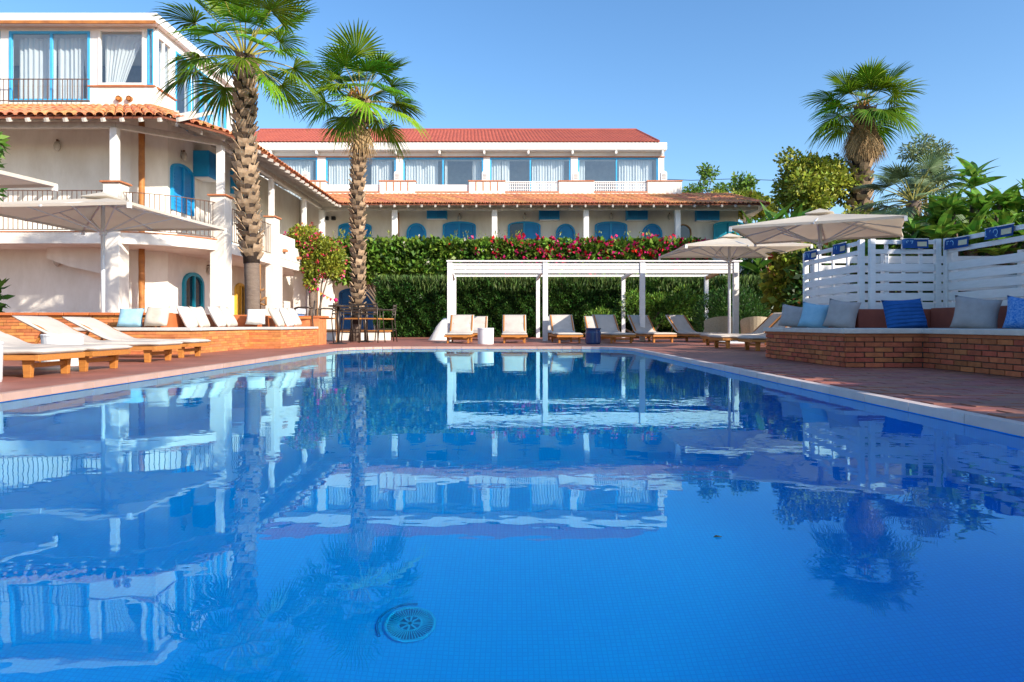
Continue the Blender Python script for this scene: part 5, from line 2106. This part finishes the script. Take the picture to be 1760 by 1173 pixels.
# flowering climber along the terrace
def climber(label, x0, x1, zb, zt, n, fl, name='climbing_hedge', lsize=0.25):
    bl = []
    x = x0
    while x < x1:
        r = RNG.uniform(0.42, 0.6)
        bl.append((x, 33.0 + RNG.uniform(-0.15, 0.15), rel(RNG.uniform(zb + 0.4, zt - 0.42)), r, 0.4, r * 0.8))
        bl.append((x + 0.2, 33.05, rel(zb + 0.4), 0.5, 0.4, 0.55))
        bl.append((x + 0.1, 33.05, rel(zt - 0.45), 0.5, 0.4, 0.48))
        x += 0.36
    bsh = bush(label, name, bl, n, lsize, M['leafmid'], 0.7, 'climber', 'climbers on the terrace edge', 0.3, -0.2, fl, stem=0.0)
    ns = int((x1 - x0) * 26)
    cx_ = RNG.uniform(x0, x1, size=max(3, int((x1 - x0) * 1.2)))
    Q = np.c_[RNG.choice(cx_, ns) + RNG.normal(size=ns) * 0.1, 33.0 + RNG.normal(size=ns) * 0.1, rel(zt - 0.1) + RNG.uniform(size=ns) ** 2 * 0.5]
    link_mesh('shoots', leaf_mesh('shoots', Q, RNG.normal(size=(ns, 3)) * 0.6 + np.array([0, 0, 0.9]), RNG.uniform(0.6, 1.3, ns) * 0.17, 0.25, M['leafyellow']), bsh, 'stuff')
    return bsh


climber('thick broad leaved climber left on the terrace edge above the clipped hedge', -8.3, -2.6, 2.15, 4.0, 8500, ((26, M['flowerwhite'], 0.13),))
climber('green climber in the middle of the terrace edge left of the red flowers', -2.6, -0.7, 2.6, 3.95, 4200, ((16, M['flowerwhite'], 0.1), (14, M['flower'], 0.15)))
climber('red flowering climber on the terrace edge above the pergola', -0.7, 8.7, 2.6, 3.95, 15500, ((320, M['flower'], 0.19),))

# bougainvillea hanging from the wing balcony
BG = bush('orange and pink bougainvillea hanging from the wing balcony', 'bougainvillea',
     [(-9.0, 30.2, rel(3.8), 0.7, 0.6, 0.5), (-8.5, 30.2, rel(3.3), 0.9, 0.7, 0.6), (-8.0, 30.2, rel(3.0), 0.8, 0.6, 0.6), (-7.8, 30.1, rel(2.5), 0.6, 0.5, 0.5),
      (-8.5, 30.1, rel(2.5), 0.55, 0.5, 0.6), (-8.6, 30.0, rel(1.9), 0.3, 0.3, 0.5), (-9.1, 30.2, rel(3.4), 0.7, 0.6, 0.5)],
     11000, 0.13, M['leafyellow'], 0.5, 'climber', None, 0.4, -0.1, ((60, M['flowerred'], 0.10), (22, M['flower'], 0.12)))
q = MB()
q.tube([(-8.62, 30, 0), (-8.58, 30, 1.2), (-8.62, 30, rel(2.2))], [0.16, 0.13, 0.12], 9)
q.build('trunk', M['bark'], BG, smooth=True)
# garden trees
tree('rounded yellow green tree beside the tall right palm', (13.2, 30.5, 0), (13.0, 30.5, rel(5.9)), (2.0, 1.5, 1.75), 32, 0.62, 9000, 0.19, M['leafyellow'], 0.14, 0.6)
tree('feathery grey green tree top behind the low fan palm', (19.5, 33, 0), (19.6, 33, rel(7.3)), (1.0, 0.9, 1.6), 14, 0.5, 3800, 0.2, M['leafgrey'], 0.11, 0.3)
tree('slim tree right of the terrace parapet end', (11.8, 45, 0), (12.3, 45, rel(8.6)), (1.8, 1, 1.7), 24, 0.42, 3000, 0.22, M['leafmid'], 0.11, 0.45)
tree('tree top peeping out behind the upper storey right corner', (9.6, 48, 0), (9.7, 48, rel(9.3)), (0.7, 0.8, 1.8), 12, 0.5, 2400, 0.2, M['leafyellow'], 0.10, 0.45)
tree('small dark tree left of the yellow green tree', (14.0, 42, 0), (14.0, 42, rel(8.3)), (1.0, 0.8, 0.9), 13, 0.36, 1100, 0.22, M['leafmid'], 0.10, 0.5)
tree('sparse tree behind the tile roof right end', (12.2, 40, 0), (12.4, 40, rel(6.9)), (1.5, 0.9, 0.7), 12, 0.5, 2600, 0.2, M['leafyellow'], 0.09, 0.5)
bush('tangled vine mound over the tile roof end', 'vine', [(12.6, 37.5, rel(6.5), 1.0, 0.7, 0.6), (13.4, 37.5, rel(6.2), 0.8, 0.6, 0.6), (11.9, 37.5, rel(6.1), 0.7, 0.5, 0.4)], 3200, 0.2, M['leafyellow'], 0.7, 'vine', None)
bush('dark shrubs filling the gap between terrace and right screens', 'shrub',
     [(9.5, 29, 1.4, 1.6, 1, 1.4), (11.5, 29, 2.0, 1.8, 1, 1.8), (14, 29, 2.4, 2.0, 1, 2.2), (10.5, 29.5, 3.6, 1.4, 0.9, 1.2), (12.5, 29.5, 3.8, 1.6, 1, 1.3), (16.5, 29, 2.4, 2, 1, 2.4), (18.8, 28, 2.8, 2, 1.2, 2.6), (21, 27, 3.0, 2, 1.2, 2.8)],
     15000, 0.24, M['leafdark'], 0.55)
for (x, zt, n_, mt, lb) in ((11.0, 4.2, 4200, 'leafmid', 'leafy green tree mass behind the upper umbrella'), (14.2, 4.9, 4600, 'leafyellow', 'bright leafy tree below the tall palm crown'), (17.2, 5.6, 5200, 'leafmid', 'full green tree behind the low fan palm'), (20.4, 4.6, 4600, 'leafmid', 'green tree behind the broad leaved shrubs'), (23.2, 4.6, 4000, 'leafdark', 'dark green tree at the right edge behind the shrubs')):
    tree(lb, (x, 27.5, 0), (x, 27.5, rel(zt - 1.9)), (1.5, 1.0, 1.55), 26, 0.68, n_, 0.22, M[mt], 0.13, 0.6)
bush('yellowing broad leaved climber left of the white screens', 'climber_bush',
     [(7.0, 17.6, 1.4, 0.6, 0.5, 0.7), (7.6, 17.4, 1.9, 0.6, 0.5, 0.5), (7.9, 17.6, 1.2, 0.6, 0.5, 0.7), (7.2, 17.8, 2.2, 0.5, 0.4, 0.3), (8.2, 17.6, 2.1, 0.5, 0.4, 0.4)],
     2600, 0.2, M['leafyellow'], 0.7, 'shrub', None, 0.35, -0.1, ((12, M['leafrust'], 0.14), (6, M['flowerred'], 0.12)))
bush('grey green rosemary like bush beside the left screen', 'shrub',
     [(7.35, 18.4, 0.7, 0.5, 0.5, 0.75), (7.75, 18.2, 0.9, 0.45, 0.5, 0.8), (7.55, 18.3, 0.4, 0.6, 0.5, 0.6)], 7000, 0.10, M['leafgrey'], 0.2, 'shrub', None, 0.3, 0.8)
bush('rounded dark bush ending the clipped hedge on the right', 'shrub',
     [(6.9, 21.6, 0.8, 0.8, 0.7, 0.95), (6.3, 21.9, 0.7, 0.6, 0.6, 0.8), (7.4, 21.6, 0.6, 0.5, 0.6, 0.8)], 9000, 0.10, M['leafdark'], 0.25, 'shrub', None, 0.25, 0.6)
bush('lighter leaves painting the sunlit part of the hedge between the rear pergola posts', 'shrub',
     [(4.4, 24.9, 1.1, 0.7, 0.35, 0.6), (5.3, 24.9, 1.0, 0.8, 0.35, 0.6), (6.1, 24.9, 1.2, 0.6, 0.35, 0.6), (3.2, 24.9, 0.55, 0.7, 0.35, 0.5)], 6000, 0.12, M['leafmid'], 0.4, 'shrub', None, 0.3, 0.2)  # lighter leaves put in for the sunlit patch of the hedge
bush('leafy ground bush at the far left edge by the low wall', 'shrub', [(-9.75, 13.0, 0.95, 0.28, 0.3, 0.32), (-9.95, 13.1, 0.8, 0.4, 0.3, 0.5)], 160, 0.22, M['leafbanana'], 0.4)
tree('tall leafy plant at the left edge in front of the balcony', (-11.3, 14.5, 0), (-10.95, 14.5, rel(3.3)), (0.35, 0.4, 0.8), 8, 0.24, 260, 0.24, M['leafbanana'], 0.06, 0.35, name='tall_plant', cat='plant', group=None)


# broad leaved plants: every leaf a blade with a midrib fold
def blade_mesh(L_, W, droop, material, n=6):
    q = MB()
    rows = []
    for i in range(n + 1):
        t = i / n
        x = L_ * t
        z = -droop * L_ * t * t
        w = W * math.sin(PI * (0.06 + 0.94 * t) ** 0.75) * 0.5 + 0.004
        rows.append([(x, -w, z + w * 0.35), (x, 0, z), (x, w, z + w * 0.35)])
    for i in range(n):
        for j in range(2):
            q.face([rows[i][j], rows[i + 1][j], rows[i + 1][j + 1], rows[i][j + 1]])
    q.tube([(0, 0, -0.006), (L_ * 0.5, 0, -droop * L_ * 0.25 - 0.006)], [0.012, 0.006], 5)
    return q.mesh('leaf', material, smooth=True)


def leafy(label, name, base, heads, L_, W, mt, per=11, el=(15, 75), cat='plant', group=None):
    t = thing(name, label, cat, base, group=group)
    meshes = [blade_mesh(L_ * s_, W * s_, d_, M[mt]) for s_, d_ in ((1.0, 0.25), (0.85, 0.45), (1.1, 0.15))]
    q = MB()
    for h in heads:
        q.tube([Vector(base) + Vector((random.uniform(-0.2, 0.2), random.uniform(-0.2, 0.2), 0)), Vector(base).lerp(Vector(h), 0.5) + Vector((0, 0, 0.1)), Vector(h)], [0.06, 0.05, 0.035], 7)
    q.build('stem', M['trunk'], t, smooth=True)
    for h in heads:
        for k in range(per):
            az = k * 2.4 + random.uniform(-0.3, 0.3)
            e = R(random.uniform(*el))
            rot = Matrix.Rotation(az, 3, 'Z') @ Matrix.Rotation(-e, 3, 'Y') @ Matrix.Rotation(random.uniform(-0.5, 0.5), 3, 'X')
            piece('leaf', random.choice(meshes), t, Vector(h) + Vector((0, 0, random.uniform(-0.35, 0.05))), rot)
    return t


leafy('bright green banana plants behind the lower umbrella', 'banana_plant', (10.6, 26.5, 0), [(9.2, 26.4, rel(3.2)), (9.9, 26.5, rel(3.6)), (10.6, 26.5, rel(3.7)), (11.2, 26.6, rel(3.2)), (11.8, 26.5, rel(2.8)), (10.2, 26.3, rel(2.4)), (9.3, 26.3, rel(2.2))], 1.25, 0.42, 'leafbanana', 7, (25, 80))
leafy('glossy broad leaved shrub with an upright top, right above the screens', 'broadleaf_shrub', (10.1, 15.5, 0),
      [(10.3, 15.6, rel(3.35)), (9.7, 15.4, rel(2.75)), (10.2, 15.2, rel(2.65)), (10.75, 15.3, rel(2.85)), (11.3, 15.2, rel(2.7)), (9.4, 15.3, rel(2.05)), (10.6, 15.0, rel(2.1)), (11.0, 14.9, rel(2.2)), (9.9, 15.0, rel(1.9)), (10.3, 14.7, rel(1.75)), (10.8, 14.6, rel(1.8)), (9.5, 15.6, rel(2.45))],
      0.58, 0.205, 'leafbig', 19, (0, 75))
leafy('glossy broad leaved shrub at the right edge above the screens', 'broadleaf_shrub', (11.9, 14.8, 0),
      [(11.4, 15.0, rel(2.3)), (11.8, 14.8, rel(2.35)), (12.3, 14.8, rel(2.5)), (11.6, 14.6, rel(1.9)), (12.1, 14.4, rel(2.0)), (12.6, 14.5, rel(2.3)), (11.3, 14.4, rel(1.75)), (11.0, 15.3, rel(2.5)), (11.7, 15.2, rel(2.65))],
      0.58, 0.205, 'leafbig', 19, (0, 75))
leafy('glossy broad leaved shrub between the fan palm and the screens', 'broadleaf_shrub', (9.0, 16.6, 0),
      [(8.6, 16.5, rel(1.9)), (9.0, 16.5, rel(2.15)), (9.5, 16.5, rel(2.2)), (8.3, 16.4, rel(1.6)), (9.2, 16.2, rel(1.7)), (8.7, 16.2, rel(1.5)), (7.9, 16.6, rel(1.6))],
      0.54, 0.20, 'leafbig', 18, (0, 75))
bush('dark leafy mass below the broad leaved shrubs behind the fence', 'shrub',
     [(7.5, 16.8, 1.2, 0.9, 0.5, 1.1), (8.9, 16.9, 1.3, 1.0, 0.5, 1.3), (10.2, 16.4, 1.4, 1.1, 0.5, 1.4), (11.6, 16.0, 1.4, 1.1, 0.5, 1.5), (13, 15.6, 1.5, 1.1, 0.5, 1.5)],
     7000, 0.2, M['leafdark'], 0.5, flowers=((24, M['leafrust'], 0.12),))

q = MB()
q.v = [(0.487, 1.69, -0.044), (0.496, 1.684, -0.041), (0.508, 1.69, -0.043), (0.496, 1.698, -0.042), (0.487, 1.69, -0.0445), (0.496, 1.684, -0.0425), (0.508, 1.69, -0.0445), (0.496, 1.698, -0.0435)]
q.f = [(0, 1, 2, 3), (7, 6, 5, 4), (0, 4, 5, 1), (1, 5, 6, 2), (2, 6, 7, 3), (3, 7, 4, 0)]
q.m = [0] * 6
tag(q.build('fallen_leaf', M['twig']), 'single small dark leaf floating on the pool right of centre', 'leaf')

# ------------------------------------------------------------------ fan palms
def frond_mesh(e, seed, Lp, Rb, mt, droop, nl=32, spread=112, flip=0.0):
    rs = random.Random(seed)
    q = MB()
    pts = [Vector((0, 0, 0))]
    ang = e
    for k in range(6):
        ang = e - 22 * (k / 6) * (1 if e > -40 else 0.3)
        pts.append(pts[-1] + Vector((math.cos(R(ang)), 0, math.sin(R(ang)))) * Lp / 6)
    q.tube(pts, [0.028, 0.022, 0.018, 0.016, 0.014, 0.012, 0.012], 5, 1)
    H = pts[-1]
    f = Vector((math.cos(R(ang - 6)), 0, math.sin(R(ang - 6))))
    s_ = Vector((0, 1, 0))
    nrm = f.cross(s_) * -1
    nrm = Vector((-f.z, 0, f.x))
    ts = (0.0, 0.28, 0.55, 0.78, 1.0)
    dth = R(2 * spread / nl)
    for i in range(nl):
        th = R(-spread + 2 * spread * (i + 0.5) / nl) + rs.uniform(-0.02, 0.02)
        d = f * math.cos(th) + s_ * math.sin(th)
        ln = Rb * (0.72 + 0.28 * math.cos(th * 0.8)) * rs.uniform(0.9, 1.06)
        side = (-f * math.sin(th) + s_ * math.cos(th))
        dr = droop * rs.uniform(0.75, 1.35)
        sec = []
        for t in ts:
            p = H + d * ln * t + nrm * (0.10 * math.cos(th * 1.0) * ln * t * 0.6 - 0.16 * abs(math.sin(th)) * ln * t * -1)
            p = p - Vector((0, 0, 1)) * dr * ln * t ** 2.6
            if t > 0.6:
                p = p - d * dr * 0.35 * ln * (t - 0.6)
            wd = math.tan(dth / 2) * ln * t if t <= 0.55 else math.tan(dth / 2) * ln * 0.55 * (1 - (t - 0.55) / 0.45) ** 0.8
            wd = max(wd * 0.95, 0.003)
            fo = nrm * wd * 0.55 * (1 if i % 2 else 1)
            sec.append((p - side * wd, p + fo, p + side * wd))
        for k in range(len(ts) - 1):
            a, c = sec[k], sec[k + 1]
            q.face([a[0], c[0], c[1], a[1]])
            q.face([a[1], c[1], c[2], a[2]])
    return q.mesh('frond', [mt, M['petiole'] if mt is not M['deadfrond'] else M['deadfrond']])


def boot_mesh(w, h):
    q = MB()
    # a scale growing up and out of the trunk with a ragged cut tip, x outward
    k = 0.55 * w
    out = [(-0.03, -w * 0.30, -h * 0.60), (-0.03, w * 0.30, -h * 0.60), (k * 0.42, -w * 0.46, -h * 0.05), (k * 0.50, 0, -h * 0.12), (k * 0.42, w * 0.46, -h * 0.05),
           (k * 0.88, -w * 0.47, h * 0.44), (k * 0.72, -w * 0.10, h * 0.26), (k * 0.80, w * 0.30, h * 0.32), (k * 0.72, w * 0.47, h * 0.24)]
    t_ = 0.03
    q.v = out + [(x - t_, y * 0.85, z - 0.004) for x, y, z in out]
    fo = [(0, 1, 3), (0, 3, 2), (1, 4, 3), (2, 3, 6), (2, 6, 5), (3, 4, 7), (3, 7, 6), (4, 8, 7)]
    q.f = [f for f in fo] + [tuple(a + 9 for a in f[::-1]) for f in fo]
    rim = [0, 2, 5, 6, 7, 8, 4, 1]
    q.f += [(rim[a], rim[(a + 1) % 8], rim[(a + 1) % 8] + 9, rim[a] + 9) for a in range(8)]
    q.m = [0] * len(q.f)
    return q.mesh('leaf_base', M['boot'])


def palm(label, base, top, r0, r1, boots, crown, Lp, Rb, mt, dead=0, nfr=34, skirt=None, flip=0, elr=(82, -48), bw=0.17, fruit=0):
    t = thing('fan_palm', label, 'palm tree', base, group='fan palms around the pool')
    b0, b1 = Vector(base), Vector(top)
    q = MB()
    n = 14
    pts = [b0.lerp(b1, i / n) + Vector((0.05 * math.sin(i * 0.5), 0, 0)) for i in range(n + 1)]
    q.tube(pts, [r0 + (r1 - r0) * min(1, (i / n) * 1.5) + (0.05 if i == 0 else 0) for i in range(n + 1)], 14)
    tr = q.build('trunk', M['bark'], t, smooth=True)
    if boots:
        q = MB()
        i0 = max(1, int(n * (boots[0] - b0.z) / (b1.z - b0.z)))
        q.tube(pts[i0:], [0.012 + r0 + (r1 - r0) * min(1, (i / n) * 1.5) for i in range(i0, n + 1)], 12)
        q.build('fibre', M['fibre'], tr, smooth=True)
        zb, cnt_ = boots
        bm_ = [boot_mesh(bw, bw * 0.95), boot_mesh(bw * 1.1, bw * 0.85), boot_mesh(bw * 0.9, bw * 1.1)]
        for k in range(cnt_):
            f = k / cnt_
            z = zb + (b1.z - zb) * f
            a = k * 2.39996
            s_ = (z - b0.z) / (b1.z - b0.z)
            i_ = min(n - 1, int(s_ * n))
            ctr = pts[i_].lerp(pts[i_ + 1], s_ * n - i_)
            rr = (r0 + (r1 - r0) * min(1, s_ * 1.5)) * 0.98
            p = Vector((ctr.x + rr * math.cos(a), ctr.y + rr * math.sin(a), z))
            rot = Matrix.Rotation(a, 3, 'Z') @ Matrix.Rotation(R(random.uniform(-10, 14)), 3, 'Y') @ Matrix.Rotation(R(random.uniform(-10, 10)), 3, 'X')
            piece('leaf_base', random.choice(bm_), tr, p, rot)
    cls = []
    for e in (78, 58, 36, 14, -8, -30, -50):
        dr = 0.12 if e > 50 else (0.24 if e > 0 else 0.34)
        cls.append((e, [frond_mesh(e, 31 + s_ * 7 + e, Lp * f_, Rb * f_, mt, dr * g_) for s_, f_, g_ in ((0, 1.0, 1.0), (1, 0.88, 1.35))]))
    for k in range(nfr):
        f = (k + 0.5) / nfr
        e = elr[0] + (elr[1] - elr[0]) * f ** 0.9
        c = min(cls, key=lambda q_: abs(q_[0] - e))
        az = k * 2.39996 + random.uniform(-0.25, 0.25)
        s_ = random.uniform(0.85, 1.08) * (0.85 if f < 0.06 else 1)
        o = piece('frond', random.choice(c[1]), t, b1 + Vector((0, 0, 0.25 * (1 - f) - 0.15)) + Vector((math.cos(az), math.sin(az), 0)) * 0.08,
                  (R(random.uniform(-14, 14)), 0, az), (s_, s_, s_))
    if skirt:
        dm = [frond_mesh(-84, 91 + k, Lp * 0.55, Rb * 0.85, M['deadfrond'], 0.25, 20, 42) for k in range(3)]
        for k in range(skirt):
            az = k * 2.4
            piece('dead_frond', random.choice(dm), t, b1 + Vector((math.cos(az) * r1, math.sin(az) * r1, -0.1 - 0.05 * (k % 5))), (0, R(random.uniform(-8, 5)), az))
    for k in range(fruit):
        az = 3.4 + k * 0.5
        q = MB()
        p = b1 + Vector((math.cos(az) * 0.3, math.sin(az) * 0.3, 0.25))
        q.tube([b1, p, p + Vector((math.cos(az) * 0.12, 0, -0.35))], [0.02, 0.04, 0.03], 6)
        q.build('flower_stalk', M['fruit'], t)
    return t


palm('big fan palm behind the left bench, in front of the hotel wing', (-5.58, 14.95, 0), (-5.72, 14.95, rel(5.75)), 0.15, 0.17, (1.95, 140), None, 1.0, 0.92, M['frond'], nfr=27, bw=0.23, elr=(86, -24))
palm('slimmer fan palm rising beside the bar tables', (-4.42, 19.6, 0), (-4.22, 19.6, rel(6.3)), 0.13, 0.15, (0.8, 185), None, 1.0, 1.0, M['frond'], nfr=30, skirt=4, bw=0.205, fruit=3, elr=(86, -26))
palm('tall fan palm with brown skirt beyond the right screens', (15.0, 30.2, 0), (15.2, 30.2, rel(9.35)), 0.36, 0.36, (4.2, 90), None, 1.25, 1.45, M['frond'], nfr=30, skirt=30, bw=0.42, fruit=4, elr=(84, -22))
palm('low grey green fan palm beside the broad leaved shrubs', (11.6, 20.2, 0), (11.6, 20.2, rel(3.55)), 0.2, 0.2, None, None, 0.95, 0.85, M['frondgrey'], nfr=34, skirt=4)

# row of unseen trees added to shade the right bench and deck, beside and behind the camera
for (x, y_, h_, r_, lb) in ((9.6, -5.0, 4.4, 1.9, 'first'), (9.4, -2.4, 4.4, 1.9, 'second'), (9.7, 0.3, 4.45, 1.8, 'third'), (9.5, 2.8, 4.5, 1.8, 'fourth'), (9.7, 5.4, 4.5, 1.7, 'fifth'), (10.4, 8.2, 4.4, 1.4, 'sixth')):
    tree('dense unseen tree added to shade the right bench, ' + lb + ' along the terrace', (x, y_, 0), (x, y_, h_ * 0.55), (1.15, 1.5, h_ * 0.36), 30, 0.9, 10000, 0.46, M['leafmid'], 0.14, 0.7, name='shade_tree', group='unseen trees added for shade on the right')

# utility pole and wire far behind
UP = thing('utility_pole', 'thin dark pole carrying a wire beyond the trees', 'pole', (22.0, 70, 0))
q = MB(); q.tube([(22.4, 70, 0), (22.4, 70, rel(15.0))], 0.10, 6); q.build('mast', M['iron'], UP)
q = MB(); q.tube([(12, 70, rel(14.7)), (18, 70, rel(14.45)), (22.4, 70, rel(14.6)), (30, 70, rel(14.3))], 0.03, 4); q.build('wire', M['dark'], UP)

print('objects', len(bpy.data.objects))
